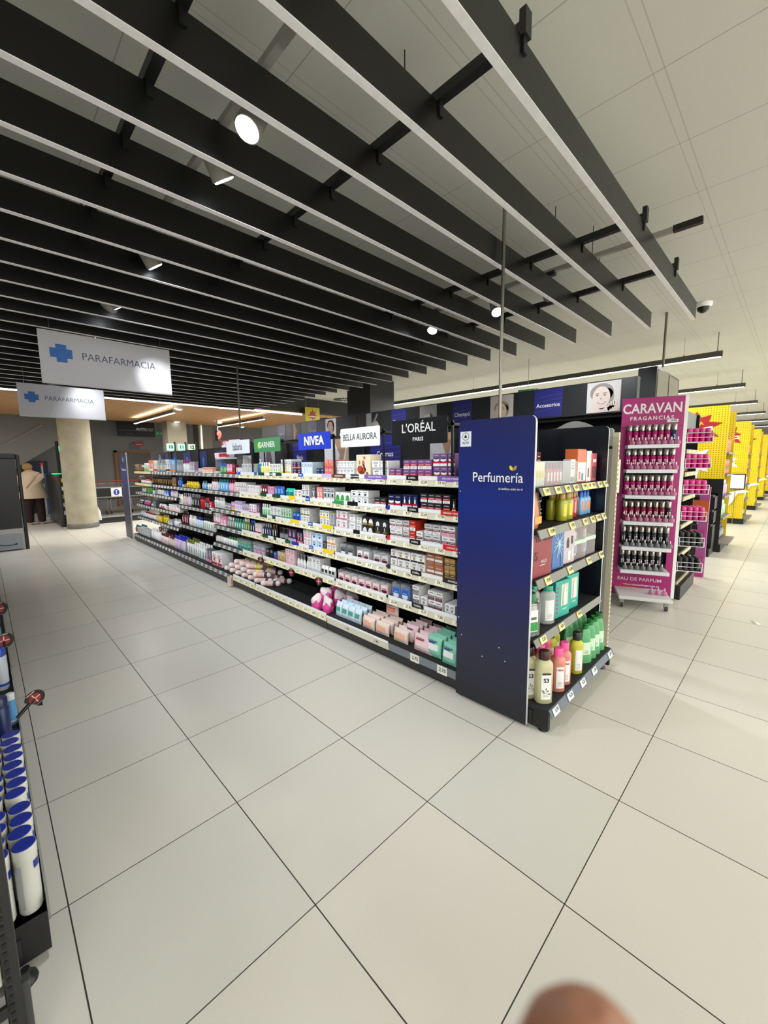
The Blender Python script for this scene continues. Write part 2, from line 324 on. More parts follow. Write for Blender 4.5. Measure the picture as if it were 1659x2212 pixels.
# security dome, smoke detector, ceiling vent
t = thing('dome_camera', 'white dome security camera on the ceiling beyond the baffle ends', 'security camera', (6.0, .47, ZC))
MB().lathe([(.085, 0), (.085, -.03), (.065, -.045)], WHT, 20).build('housing', t)
MB().lathe([(.06, -.04), (.055, -.075), (.03, -.1), (.005, -.108)], BLK, 18).build('dome', t)
for i, (x, y, s_) in enumerate(((6.0, 5.0, 'small white smoke detector on the ceiling behind the baffle ends'), (8.6, 8.2, 'smoke detector on the ceiling above the dark header, right of the pillar'))):
    tag(MB().lathe([(.06, 0), (.06, -.03), (.035, -.055)], WHT, 14).build('smoke_detector', None, (x, y, ZC)), s_, 'smoke detector')
b = MB()
for k in range(16):
    a = 2*PI*k/16; b.M = Matrix.Rotation(a, 4, 'Z'); b.box(.12, .3, -.012, .03, -.012, 0, mat('#55544E', .6))
b.M = None; tag(b.build('air_vent', None, (7.4, 8.7, ZC)), 'round slotted air vent in the far ceiling beside the black pillar', 'air vent')
# ------------------------------------------------------------------ products
def slab(b, x0, x1, z0, z1, d, m, t=.0008): b.box(x0, x1, -d/2-t, -d/2, z0, z1, m)
def lines(b, w, h, d, z0, z1, n, m, fw=.6, t=.0014):
    for k in range(n):
        zz = z0+(z1-z0)*(k+.5)/n; ww = w*fw*(1-.25*((k*7) % 3)/2); b.box(-ww/2, ww/2, -d/2-t, -d/2, (zz-.1*(z1-z0)/n)*h, (zz+.25*(z1-z0)/n)*h, m)
def carton(kind, cols, w, h, d):
    c0 = cols[0]; c1 = cols[1] if len(cols) > 1 else 'grey'; c2 = cols[2] if len(cols) > 2 else c1
    ink = mat('charcoal') if c0 in ('white', 'palegrey', 'cream', 'silver', 'iceblue', 'pink', 'peach', 'blush', 'lilac', 'palegreen') else mat('palegrey')
    b = MB(); m0 = mat(c0, .4)
    b.box(-w/2, w/2, -d/2, d/2, 0, h, m0, min(w, h)*.02+.0005)
    X = w*.47
    if kind == 'box':
        slab(b, -X, X, h*.06, h*.26, d, mat(c1, .4)); slab(b, -X*.35, X*.35, h*.34, h*.58, d, mat(c2, .4)); lines(b, w, h, d, .66, .9, 2, ink)
        if h > .12: slab(b, -X, X, h*.60, h*.64, d, mat(c1, .4))
    elif kind == 'boxr':
        slab(b, -X, X, h*.04, h*.34, d, mat(c2, .4)); slab(b, -X, X, h*.36, h*.56, d, mat(c1, .4)); lines(b, w, h, d, .40, .52, 1, WHT, .7, .0016); lines(b, w, h, d, .08, .3, 2, mat('grey'), .6, .0016)
        lines(b, w, h, d, .7, .86, 1, ink, .6)
    elif kind == 'boxj':
        slab(b, -X, X, h*.05, h*.26, d, mat(c2, .4)); slab(b, -X, X, h*.28, h*.42, d, mat(c1, .4)); b.ell(0, h*.52, w*.4, h*.12, -d/2-.0015, mat(c2), t=.001); b.ell(0, h*.62, w*.36, h*.05, -d/2-.002, mat('navy'), t=.001); lines(b, w, h, d, .8, .9, 1, ink)
    elif kind == 'boxv':
        slab(b, -X, X, h*.06, h*.3, d, mat(c2, .4)); slab(b, -X, X, h*.31, h*.42, d, mat(c1, .4)); slab(b, -w*.14, w*.14, h*.43, h*.68, d, mat(c2, .4)); slab(b, -w*.06, w*.06, h*.68, h*.86, d, mat('palegrey')); lines(b, w, h, d, .1, .28, 2, mat('grey'), .6, .0016)
    elif kind == 'boxd':
        slab(b, -X, X, h*.04, h*.22, d, mat(c1, .4)); b.ell(0, h*.28, w*.38, h*.5, -d/2-.0012, mat(c2), a1=PI, t=.001); lines(b, w, h, d, .4, .5, 1, mat('lime'), .4, .002)
    elif kind == 'boxl':
        for a in range(5):
            an = PI/2+(a-2)*.55; b.ell(.16*w*math.cos(an), h*.62+.12*h*math.sin(an), w*.11, h*.11, -d/2-.0012, WHT, 10, t=.001)
        slab(b, -w*.05, w*.05, h*.3, h*.5, d, mat('cream')); slab(b, -X, X, h*.08, h*.12, d, mat(c1)); lines(b, w, h, d, .15, .28, 2, mat('gold'))
    elif kind == 'art':
        slab(b, -w*.06, w*.3, h*.93, h*.94, d, mat('tan'))
        for (cx, cz, rx, rz, cc) in ((-.22, .36, .2, .17, 'brick'), (.05, .34, .16, .12, 'brick'), (.27, .17, .085, .08, 'charcoal'), (-.1, .22, .2, .07, 'brown'), (.02, .62, .09, .14, 'coral'), (.1, .86, .07, .065, 'copper'), (-.26, .66, .06, .1, 'tan')):
            b.ell(cx*w, cz*h, rx*w, rz*h, -d/2-.0014, mat(cc), 18, t=.0012)
        b.prism([(.0, h*.55), (w*.06, h*.6), (w*.2, h*.36), (w*.14, h*.3)], -d/2-.003, -d/2-.001, mat('charcoal')); b.ell(.27*w, .17*h, .05*w, .05*h, -d/2-.003, mat('tan'), 14, t=.001)
        lines(b, w, h, d, .03, .08, 1, mat('tan'))
    return b.mesh('carton')
def cyl_bottle(kind, cols, w, h, parts):
    """returns list of (part name, mesh); first is the body"""
    c0, c1 = cols[0], cols[1]; c2 = cols[2] if len(cols) > 2 else c0; r = w*.46; sy = .72
    bm = {'clear': CLEARB}.get(c0) or mat(c0, .3, 0, 0, 0, 1, .3); cm = mat(c1, .3); n = 14
    body, cap, lab = MB(), MB(), MB()
    if kind == 'bottle':
        hb = h*.74; body.lathe([(r*.9, 0), (r, .02*h), (r, hb*.84), (r*.85, hb*.94), (r*.45, hb), (r*.42, hb+.02*h)], bm, n, 1, sy, sq=.25)
        cap.lathe([(r*.58, hb), (r*.6, hb+.02*h), (r*.56, h*.99), (r*.45, h)], cm, n, 1, sy)
        lab.lathe([(r*1.012, .16*h), (r*1.012, hb*.76)], mat(c2, .5), n, .8, sy*1.02, sq=.25, caps=False, smooth=True)
    elif kind == 'pump':
        hb = h*.70; body.lathe([(r*.92, 0), (r, .02*h), (r, hb*.88), (r*.6, hb*.97), (r*.36, hb)], bm, n, 1, sy, sq=.3)
        cap.lathe([(r*.4, hb), (r*.4, hb+.06*h), (r*.14, hb+.07*h), (r*.14, h*.92)], cm, 10); cap.box(-r*.3, r*.9, -r*.2, r*.2, h*.92, h*.975, cm, .001)
        lab.lathe([(r*1.012, .14*h), (r*1.012, hb*.7)], mat(c2, .5), n, .8, sy*1.02, sq=.3, caps=False)
    elif kind == 'trigger':
        hb = h*.62; body.lathe([(r*.9, 0), (r, .03*h), (r, hb*.5), (r*.7, hb*.85), (r*.35, hb)], bm, n, 1, .6)
        cap.lathe([(r*.4, hb), (r*.4, hb+.14*h), (r*.3, hb+.18*h)], cm, 10); cap.box(-r*.5, r*.7, -r*.22, r*.22, h*.82, h*.95, cm, .001); cap.box(-r*.45, -r*.3, -r*.1, r*.1, h*.68, h*.84, cm)
        lab.lathe([(r*1.01, .1*h), (r*1.01, hb*.45)], mat('palegrey', .5), n, .8, .62, caps=False)
    elif kind == 'tube':
        body.loft([[(r*q*math.cos(2*PI*i/n), r*s_*math.sin(2*PI*i/n), z) for i in range(n)] for q, s_, z in ((.85, .8, h*.2), (.95, .7, h*.5), (1.02, .3, h*.9), (1.05, .06, h))], bm)
        cap.lathe([(r*.72, 0), (r*.74, h*.19), (r*.7, h*.21)], cm, n); lab.box(-r*.55, r*.55, -r*.86, -r*.80, h*.36, h*.6, mat(c2, .5))
    elif kind == 'jar':
        body.lathe([(r*.9, 0), (r, h*.08), (r, h*.6), (r*.9, h*.64)], bm, 18); cap.lathe([(r*1.02, h*.62), (r*1.02, h*.96), (r*.96, h)], cm, 18)
        lab.lathe([(r*1.012, .14*h), (r*1.012, h*.5)], mat(c2, .5), 18, caps=False)
    if parts: return [('b', body.mesh('bottle_body')), ('cap', cap.mesh('cap')), ('label', lab.mesh('label'))]
    for q in (cap, lab):
        mats = q.ms
        for f, k, sm in zip(q.f, q.mi, q.sm): pass
    allb = body
    for q in (cap, lab):
        off = len(allb.v); allb.v += q.v
        for f, k, sm in zip(q.f, q.mi, q.sm): allb.f.append([off+i for i in f]); allb.mi.append(allb.mid(q.ms[k])); allb.sm.append(sm)
    return [('b', allb.mesh('bottle_body'))]
def pouch(cols, w, h, d):
    b = MB(); m0 = mat(cols[0], .35); nx, nz = 8, 8; R = []
    for j in range(nz+1):
        z = h*j/nz; tz = math.sin(PI*min(max(j/nz, .0), 1))**.45; ring = []
        for i in range(16):
            a = 2*PI*i/16; ring.append((w/2*(1-.06*tz)*math.copysign(abs(math.cos(a))**.6, math.cos(a)), d/2*max(tz, .04)*math.copysign(abs(math.sin(a))**.7, math.sin(a)), z))
        R.append(ring)
    b.loft(R, m0); b.box(-w*.5, w*.5, -.0012, .0012, h, h*1.06, m0); b.box(-w*.5, w*.5, -.0012, .0012, -.003, h*.02, m0)
    b.box(-w*.32, w*.32, -d/2-.0012, -d/2+.004, h*.36, h*.66, mat(cols[1], .4)); b.box(-w*.3, w*.1, -d/2-.002, -d/2+.002, h*.72, h*.78, mat(cols[2], .4)); return b.mesh('pouch')
def case_parts(cols, w, h, d):
    o = MB(); o.box(-w/2, w/2, -d/2, d/2, 0, h*.86, PLAST); o.box(-w*.55, w*.55, -d*.2, d*.2, h*.86, h*.9, mat('#3A3C40', .4)); o.tube((0, -d*.1, h*.9), (0, -d*.1, h), .003, mat('#4A4C50', .4), 6)
    i = MB(); c = cols; iw, ih = w*.8, h*.6
    i.box(-iw/2, iw/2, -d/2-.001, d*.3, .004, ih, mat(c[0], .4)); i.prism([(-iw*.4, ih*.5), (-iw*.4, ih*.25), (0, ih*.08), (iw*.4, ih*.25), (iw*.4, ih*.5)], -d/2-.003, -d/2-.001, mat(c[1], .4)); i.box(-iw*.3, iw*.3, -d/2-.003, -d/2-.001, ih*.6, ih*.68, mat(c[2], .4))
    return [('security_case', o.mesh('security_case')), ('inner_box', i.mesh('inner_box'))]
NAMES = dict(box='carton_box', boxr='cream_box', boxj='cream_box', boxv='serum_box', boxd='carton_box', boxl='carton_box', art='gift_box', bottle='bottle', pump='pump_bottle', trigger='spray_bottle', tube='cosmetic_tube', jar='cosmetic_jar', pouch='wipes_pouch', case='security_boxed_product')
CATS = dict(bottle='bottle', pump='bottle', trigger='bottle', tube='tube', jar='jar', pouch='wipes pack', case='boxed product')
SHELF = dict(a='long shelving', b='middle bay', c='far bays')
SNO = {'1': 'top shelf', '2': 'second shelf', '3': 'third shelf', '4': 'fourth shelf', '5': 'fifth shelf', '0': 'bottom shelf'}
ZS = {'a1': 1.374, 'a2': 1.148, 'a3': .916, 'a4': .69, 'a5': .446, 'a0': .143, 'b3': .87, 'b4': .565, 'c3': .97, 'c4': .73, 'c5': .48}
def posword(i, n):
    if n == 1: return ''
    if n == 2: return ('left', 'right')[i]
    if i == 0: return 'leftmost'
    if i == n-1: return 'rightmost'
    if n == 3: return 'middle'
    return ORD[i+1]+' from left'
PC = {}
def product(kind, cols, w, h, d, parts):
    key = (kind, tuple(cols), round(w, 3), round(h, 3), round(d, 3), parts)
    if key not in PC:
        if kind in ('box', 'boxr', 'boxj', 'boxv', 'boxd', 'boxl', 'art'): PC[key] = [('b', carton(kind, cols, w, h, d))]
        elif kind == 'pouch': PC[key] = [('b', pouch(cols, w, h, d))]
        elif kind == 'case': PC[key] = case_parts(cols, w, h, d)
        else: PC[key] = cyl_bottle(kind, cols, w, h, parts)
    ps = PC[key]
    if ps[0][0] == 'b': r = link(NAMES[kind], ps[0][1]); rest = ps[1:]
    else: r = bpy.data.objects.new(NAMES[kind], None); SC.collection.objects.link(r); r.empty_display_size = .03; rest = ps
    for nm, me in rest: link(nm, me, r)
    return r
RUNS = """
a1|8.604|8.871|2|box|tan,brown|0.137|1|tan carton
a1|8.349|8.572|2|bottle|brown,white,tan|0.116|1|small brown bottle
a1|7.958|8.318|5|bottle|palegreen,white,olive|0.156|1|pale green spray bottle
a1|7.676|7.929|3|box|orange,white|0.21|1|orange and white tall carton
a1|7.435|7.649|3|box|white,brick|0.197|1|white carton with red edge
a1|6.985|7.409|6|bottle|clear,grey,cream|0.213|1|clear bottle with cream label
a1|6.797|6.961|2|box|white,black|0.207|1|white carton with black foot
a1|6.508|6.774|3|box|skyblue,orange|0.202|1|light blue carton with orange foot
a1|6.215|6.486|4|bottle|clear,grey,palegrey|0.195|1|clear bottle with grey cap
a1|5.903|6.195|4|pump|white,magenta,white|0.203|1|white bottle with magenta pump
a1|5.7|5.884|3|box|lilacgrey,white|0.163|1|lilac grey tall carton
a1|5.577|5.683|2|box|pink,white|0.04|1|low pink box
a1|5.423|5.559|2|box|white,violet|0.065|1|small white and violet box
a1|5.055|5.406|6|box|peach,white|0.082|1|peach carton with white foot
a1|4.876|5.024|3|box|white,palegrey|0.03|1|low white box
a1|4.663|4.847|5|bottle|green,blue,white|0.131|1|green and blue slim bottle
a1|4.476|4.65|5|tube|pink,red,white|0.122|1|pink tube with red cap
a1|4.373|4.463|2|box|wine,red|0.119|1|dark red carton
a1|4.211|4.347|2|box|white,blue|0.078|1|white carton with blue print
a1|3.866|4.187|4|box|palegrey,silver|0.124|1|silver grey carton
a1|3.77|3.845|1|pump|teal,white,blue|0.178|1|teal pump bottle
a1|3.564|3.759|4|bottle|paleyellow,white,yellow|0.139|1|pale yellow bottle in a clear tray
a1|3.316|3.535|4|box|white,green,lime|0.121|1|white carton with lime green print
a1|3.122|3.298|4|box|white,yellow,paleyellow|0.164|1|white carton with yellow suns
a1|2.939|3.088|2|box|navy,salmon|0.069|2|navy carton with salmon band
a1|2.745|2.931|4|box|iceblue,white|0.134|1|ice blue carton
a1|2.565|2.679|2|box|navy,blue|0.075|1|low navy carton
a1|2.389|2.558|3|box|salmon,coral|0.076|2|salmon carton
a1|2.147|2.383|5|box|white,palegrey|0.069|2|white cream carton
a1|1.943|2.129|1|art|cream,tan|0.189|1|large cream gift box with red scooter rider drawing
a1|1.746|1.927|2|box|white,silver|0.068|2|white carton with silver lettering
a1|1.611|1.736|2|boxr|purple,crimson,white|0.077|1|low purple cream box with red band
a1|1.329|1.598|4|boxr|purple,crimson,white|0.07|2|purple cream box with red band
a1|1.132|1.32|3|boxj|purple,crimson,white|0.089|2|tall purple box with white jar picture
a2|8.672|8.873|1|bottle|brown,white,brown|0.138|1|brown bottle with white cap
a2|8.321|8.574|2|jar|white,black|0.098|1|white jar with black label
a2|8.05|8.29|2|jar|white,red|0.087|1|white jar with red lid
a2|7.905|8.02|1|jar|white,white|0.043|1|tiny white jar
a2|6.733|7.876|13|bottle|darkbrown,black,gold|0.153|1|slim dark brown bottle with gold print
a2|6.534|6.688|2|box|brown,gold|0.149|1|brown carton
a2|6.322|6.491|2|bottle|blue,blue,skyblue|0.146|1|bright blue bottle
a2|6.159|6.281|1|box|cream,tan|0.043|1|low cream box
a2|5.651|6.12|6|bottle|yellow,yellow,gold|0.096|1|yellow bottle in a cardboard tray
a2|5.344|5.495|2|bottle|skyblue,grey,white|0.117|1|sky blue spray bottle
a2|5.183|5.311|2|bottle|white,white,blue|0.083|1|white and blue bottle
a2|4.968|5.151|3|bottle|white,wine,pink|0.162|1|white and pink bottle with wine cap
a2|4.639|4.953|4|bottle|skyblue,teal,white|0.162|1|light blue shampoo bottle with teal cap
a2|4.426|4.611|3|bottle|pink,wine,white|0.151|1|pink shampoo bottle with wine cap
a2|4.118|4.4|6|box|white,tan,brown|0.064|2|white carton with brown jar picture
a2|3.792|4.082|4|box|white,orange,palegrey|0.103|1|white carton with orange corner
a2|3.625|3.781|3|tube|wine,darkgreen,white|0.125|1|dark red tube with green cap
a2|3.476|3.605|2|box|pink,skyblue|0.103|1|pink and blue carton
a2|3.279|3.457|3|pouch|blue,skyblue,white|0.106|1|bright blue wipes pack
a2|3.086|3.243|2|pouch|aqua,teal,white|0.094|1|turquoise wipes pack
a2|2.937|3.078|2|box|white,orange|0.087|1|white carton with orange foot
a2|2.819|2.929|2|box|white,navy,grey|0.144|1|slim white carton with navy print
a2|2.713|2.765|1|box|slate,white|0.133|1|slate grey slim carton
a2|2.597|2.691|2|box|salmon,white|0.131|1|salmon slim carton
a2|2.425|2.582|3|box|silver,white,black|0.132|1|silver carton with black drop
a2|2.208|2.411|3|boxd|white,green,green|0.096|1|white box with green dome
a2|1.975|2.202|3|box|white,palegrey,black|0.06|2|white cream carton with black line
a2|1.774|1.91|2|boxr|charcoal,crimson,white|0.075|1|small black cream box with red band
a2|1.618|1.759|2|boxj|navy,crimson,white|0.105|1|navy box with white jar picture
a2|1.459|1.608|3|boxv|navy,crimson,white|0.113|1|navy box with white dropper picture
a2|1.17|1.433|4|boxr|charcoal,crimson,white|0.065|2|black cream box with red band
a2|1.129|1.162|1|boxv|black,crimson,white|0.102|1|black box with white bottle picture
c3|8.372|8.627|2|bottle|white,white,grey|0.081|1|small white bottle
c3|7.867|8.31|5|tube|green,green,lime|0.113|1|bright green tube
c3|7.672|7.838|1|box|white,palegrey|0.067|1|white carton
c3|7.202|7.644|4|bottle|white,grey,palegrey|0.114|1|white bottle with grey cap
c3|6.911|7.152|2|box|blue,white|0.094|1|blue carton
c3|6.55|6.888|5|bottle|white,lilac,pink|0.106|1|white and pink bottle
c4|8.568|8.832|3|bottle|navy,white,white|0.074|1|navy bottle with white cap
c4|8.135|8.504|4|bottle|magenta,white,pink|0.08|1|magenta bottle with white cap
c4|7.873|8.046|2|bottle|palegreen,green,white|0.06|1|pale green bottle
c4|7.679|7.845|2|box|slate,grey|0.118|1|grey carton
c4|7.234|7.624|3|tube|white,red,wine|0.074|1|white tube with red cap
c4|7.013|7.209|1|box|white,palegrey|0.056|1|white low carton
c4|6.428|6.966|4|box|white,peach,pink|0.106|1|white carton with peach print
c5|8.544|8.84|3|bottle|iceblue,white,skyblue|0.102|1|ice blue bottle
c5|7.798|8.512|7|bottle|white,crimson,white|0.106|1|white bottle with crimson cap
c5|7.633|7.77|2|box|cream,grey|0.101|1|cream carton
c5|7.421|7.606|2|box|yellow,gold|0.099|1|yellow carton
c5|7.119|7.37|3|bottle|yellow,gold,olive|0.145|1|yellow bottle with gold cap
c5|6.857|7.07|2|box|silver,white|0.086|1|silver carton
c5|6.522|6.811|4|bottle|white,palegrey,white|0.129|1|plain white bottle
a0|8.689|9.032|3|bottle|white,teal,peach|0.14|1|white bottle with teal cap
a0|7.972|8.656|6|box|palegrey,silver|0.125|1|silver grey refill carton
a0|7.391|7.942|5|pump|white,white,white|0.202|1|large white pump bottle
a0|6.964|7.364|5|bottle|white,wine,red|0.168|1|white bottle with wine cap
a0|6.662|6.94|3|bottle|beige,wine,white|0.169|1|beige bottle with wine cap
a0|6.13|6.639|7|bottle|lilac,royal,white|0.221|1|lilac bottle with royal blue cap
a0|5.819|6.11|3|bottle|white,olive,green|0.225|1|wide white bottle with olive cap
a0|5.309|5.801|6|bottle|white,white,teal|0.208|1|white bottle with teal and yellow print
a0|5.115|5.276|2|box|slate,pink|0.186|1|dark grey carton with pink tint
a0|4.754|5.084|2|box|white,crimson|0.179|1|white and crimson carton
b3|6.316|6.506|3|bottle|white,white,purple|0.162|1|white bottle with purple foot
b3|6.154|6.295|2|bottle|beige,grey,cream|0.187|1|beige bottle with grey cap
b3|5.978|6.134|2|bottle|lilac,grey,white|0.191|1|lilac bottle with grey cap
b3|5.611|5.959|5|bottle|black,grey,white|0.192|1|black bottle with white label
b3|5.439|5.594|3|bottle|red,wine,wine|0.172|1|red bottle with wine cap
b3|5.274|5.422|3|bottle|navy,red,white|0.162|1|navy bottle with red cap
b3|5.147|5.258|1|box|red,white|0.115|1|bright red carton
b4|6.133|6.419|3|bottle|wine,black,white|0.197|1|tall dark red bottle
b4|5.827|6.113|4|bottle|white,white,palegrey|0.162|1|white shower bottle
b4|5.558|5.808|4|bottle|iceblue,royal,white|0.163|1|pale blue bottle with blue cap
b4|5.13|5.541|6|bottle|white,black,green|0.176|1|white bottle with green stripe
a3|4.782|5.093|5|bottle|white,white,grey|0.142|1|white square bottle
a3|4.601|4.753|3|jar|white,grey,grey|0.083|1|white jar with grey lid
a3|4.442|4.588|4|tube|lilac,yellow,orange|0.11|1|lilac and yellow tube
a3|4.24|4.429|4|box|lilac,white|0.13|1|slim lilac carton
a3|4.061|4.228|3|box|lilacgrey,white,purple|0.105|1|lilac grey carton
a3|3.891|4.049|3|box|white,magenta|0.114|1|white carton with magenta foot
a3|3.793|3.858|1|box|plum,pink|0.123|1|plum carton
a3|3.585|3.782|4|bottle|palegreen,white,green|0.136|1|pale green bottle
a3|3.353|3.565|3|box|white,slate,silver|0.122|1|white carton with slate band
a3|3.154|3.343|4|box|palegreen,green,brown|0.124|1|pale green carton with leaf print
a3|2.984|3.119|2|box|blue,navy|0.088|1|royal blue carton
a3|2.824|2.976|3|box|white,olive,tan|0.073|2|white carton with olive lettering
a3|2.509|2.658|3|box|white,yellow,olive|0.074|2|white carton with yellow foot
a3|2.434|2.495|1|box|silver,grey|0.136|1|silver slim carton
a3|2.253|2.407|2|box|white,rose|0.083|2|white carton with rose band
a3|2.148|2.228|1|box|white,palegrey|0.073|2|plain white carton
a3|2.072|2.131|1|box|white,silver|0.064|2|slim plain white carton
a3|1.925|2.06|2|boxd|charcoal,gold,white|0.071|2|charcoal carton with gold dome
a3|1.752|1.914|2|boxl|charcoal,gold,white|0.138|1|charcoal carton with white lily
a3|1.61|1.742|2|boxr|white,wine,white|0.074|2|white cream box with wine band
a3|1.54|1.6|1|boxr|palegrey,wine,white|0.076|2|pale grey cream box with wine band
a3|1.477|1.535|1|boxr|vermilion,red,white|0.079|2|vermilion cream box
a3|1.407|1.468|1|boxr|white,maroon,white|0.085|1|single white cream box
a3|1.253|1.398|2|boxr|palegrey,maroon,white|0.073|2|grey white cream box with maroon band
a3|1.126|1.245|2|boxr|white,maroon,pink|0.074|2|white cream box with maroon and pink bands
a4|4.915|5.127|2|box|white,rose,pink|0.156|1|white carton with rose flowers
a4|4.728|4.885|2|box|pink,white|0.128|1|pink and white carton
a4|4.523|4.714|3|bottle|clear,white,palegreen|0.13|1|clear bottle with green label
a4|4.254|4.509|4|bottle|seagreen,seagreen,white|0.132|1|sea green bottle
a4|4.097|4.242|3|bottle|olive,white,palegreen|0.156|1|olive bottle
a4|3.959|4.085|2|bottle|navy,blue,white|0.148|1|navy bottle with blue cap
a4|3.793|3.936|3|box|white,crimson,pink|0.124|1|white carton with crimson print
a4|3.585|3.782|4|bottle|navy,grey,white|0.137|1|navy bottle with grey cap
a4|3.456|3.565|2|bottle|darkbrown,brown,white|0.154|1|dark brown bottle
a4|3.241|3.427|2|jar|charcoal,black,grey|0.136|1|charcoal jar
a4|3.066|3.223|2|boxv|plum,navy,lilac|0.142|1|plum carton with lilac foot
a4|2.949|3.058|2|box|navy,salmon|0.13|1|navy carton with salmon top
a4|2.806|2.941|2|box|white,pink|0.082|2|white carton with pink lettering
a4|2.626|2.791|2|box|iceblue,white,blue|0.075|2|ice blue carton with blue square
a4|2.561|2.619|1|box|navy,gold|0.084|1|navy and gold carton
a4|2.423|2.554|2|box|white,orange,yellow|0.069|2|white carton with orange drop
a4|2.173|2.357|2|case|slate,white,black|0.117|1|grey box in a clear security case
a4|1.98|2.137|2|case|white,maroon,crimson|0.121|1|white and red box in a clear security case
a4|1.75|1.935|2|case|palegrey,maroon,crimson|0.117|1|pale grey and red box in a clear security case
a4|1.385|1.735|5|box|white,charcoal,gold|0.07|2|white cream box with gold edge
a4|1.227|1.376|2|boxr|copper,white,copper|0.083|2|copper box with white band
a4|1.123|1.215|2|boxr|gold,charcoal,gold|0.077|2|gold box with dark band
a5|4.746|5.148|5|bottle|white,black,cream|0.112|1|white bottle with black cap
a5|4.448|4.732|4|bottle|white,green,palegreen|0.113|1|white bottle with green foot
a5|4.076|4.422|4|case|seagreen,teal,clear|0.153|1|green bottle in a clear security case
a5|3.72|4.007|3|case|lilacgrey,pink,slate|0.167|1|lilac box in a clear security case
a5|3.546|3.699|2|box|black,charcoal|0.105|1|black carton
a5|3.476|3.536|1|box|blue,magenta|0.089|1|blue and magenta carton
a5|3.296|3.457|2|box|sand,gold|0.112|1|sand coloured carton
a5|3.126|3.287|2|box|blush,pink|0.082|2|blush pink carton
a5|2.883|3.108|4|trigger|white,grey,white|0.149|1|white spray bottle with grey trigger
a5|2.675|2.867|3|box|white,palegrey|0.145|1|tall plain white carton
a5|2.446|2.66|4|pouch|white,charcoal,white|0.093|1|small white pouch
a5|1.763|2.399|7|case|blush,maroon,crimson|0.118|1|blush box with maroon shield in a clear case
a5|1.537|1.717|2|case|blue,white,skyblue|0.146|1|blue and white box in a clear security case
a5|1.441|1.509|1|boxr|white,charcoal,grey|0.072|2|white and grey night cream box
a5|1.371|1.432|1|box|white,grey|0.075|1|low white and grey cream box
a5|1.225|1.362|2|boxr|white,slate,wine|0.07|2|white cream box with slate band
a5|1.119|1.217|2|box|white,palegrey,grey|0.073|1|low white cream box beside the blue panel
"""

for line in RUNS.strip().split('\n'):
    s_, y0, y1, n, kind, cols, H, st, desc = line.split('|')
    y0, y1, H, n, st = float(y0), float(y1), float(H), int(n), int(st); cols = cols.split(',')
    pitch = (y1-y0)/n; w_ = min(pitch*.94, H*1.6 if kind != 'art' else 9, .30); near = (y0+y1)/2 < 4.3
    isbox = kind in ('box', 'boxr', 'boxj', 'boxv', 'boxd', 'boxl')
    dp = min(max(w_, .05), .16) if kind != 'art' else .12
    if isbox and near: dp = .13
    if kind == 'case': dp = .1
    if kind == 'pouch': dp = min(.05, w_*.6)
    back = 2 if (s_ == 'a0' and kind != 'box') else 1
    x0 = 2.13 if s_ != 'a0' else 2.06
    for i in range(n):
        yc = y1-pitch*(i+.5)
        for k in range(st):
            for r_ in range(back):
                o = product(kind, cols, w_, H*.985, dp, near and not isbox)
                o.location = (x0+dp/2+r_*(w_*.8+.01)+random.uniform(0, .006), yc+random.uniform(-.003, .003), ZS[s_]+H*k+.001); o.rotation_euler = (0, 0, -PI/2+random.uniform(-.03, .03))
                p = posword(i, n); q = '' if st == 1 else ('lower ', 'upper ')[k]; rr = '' if back == 1 else ('front ', 'second-row ')[r_]
                lab = f"{p+' ' if p else ''}{rr}{q}{desc}, {SNO[s_[1]]}, {SHELF[s_[0]]}"
                tag(o, lab, CATS.get(kind, 'box'), f"{desc} items on the {SNO[s_[1]]} of the {SHELF[s_[0]]}" if n*st*back > 1 else None)
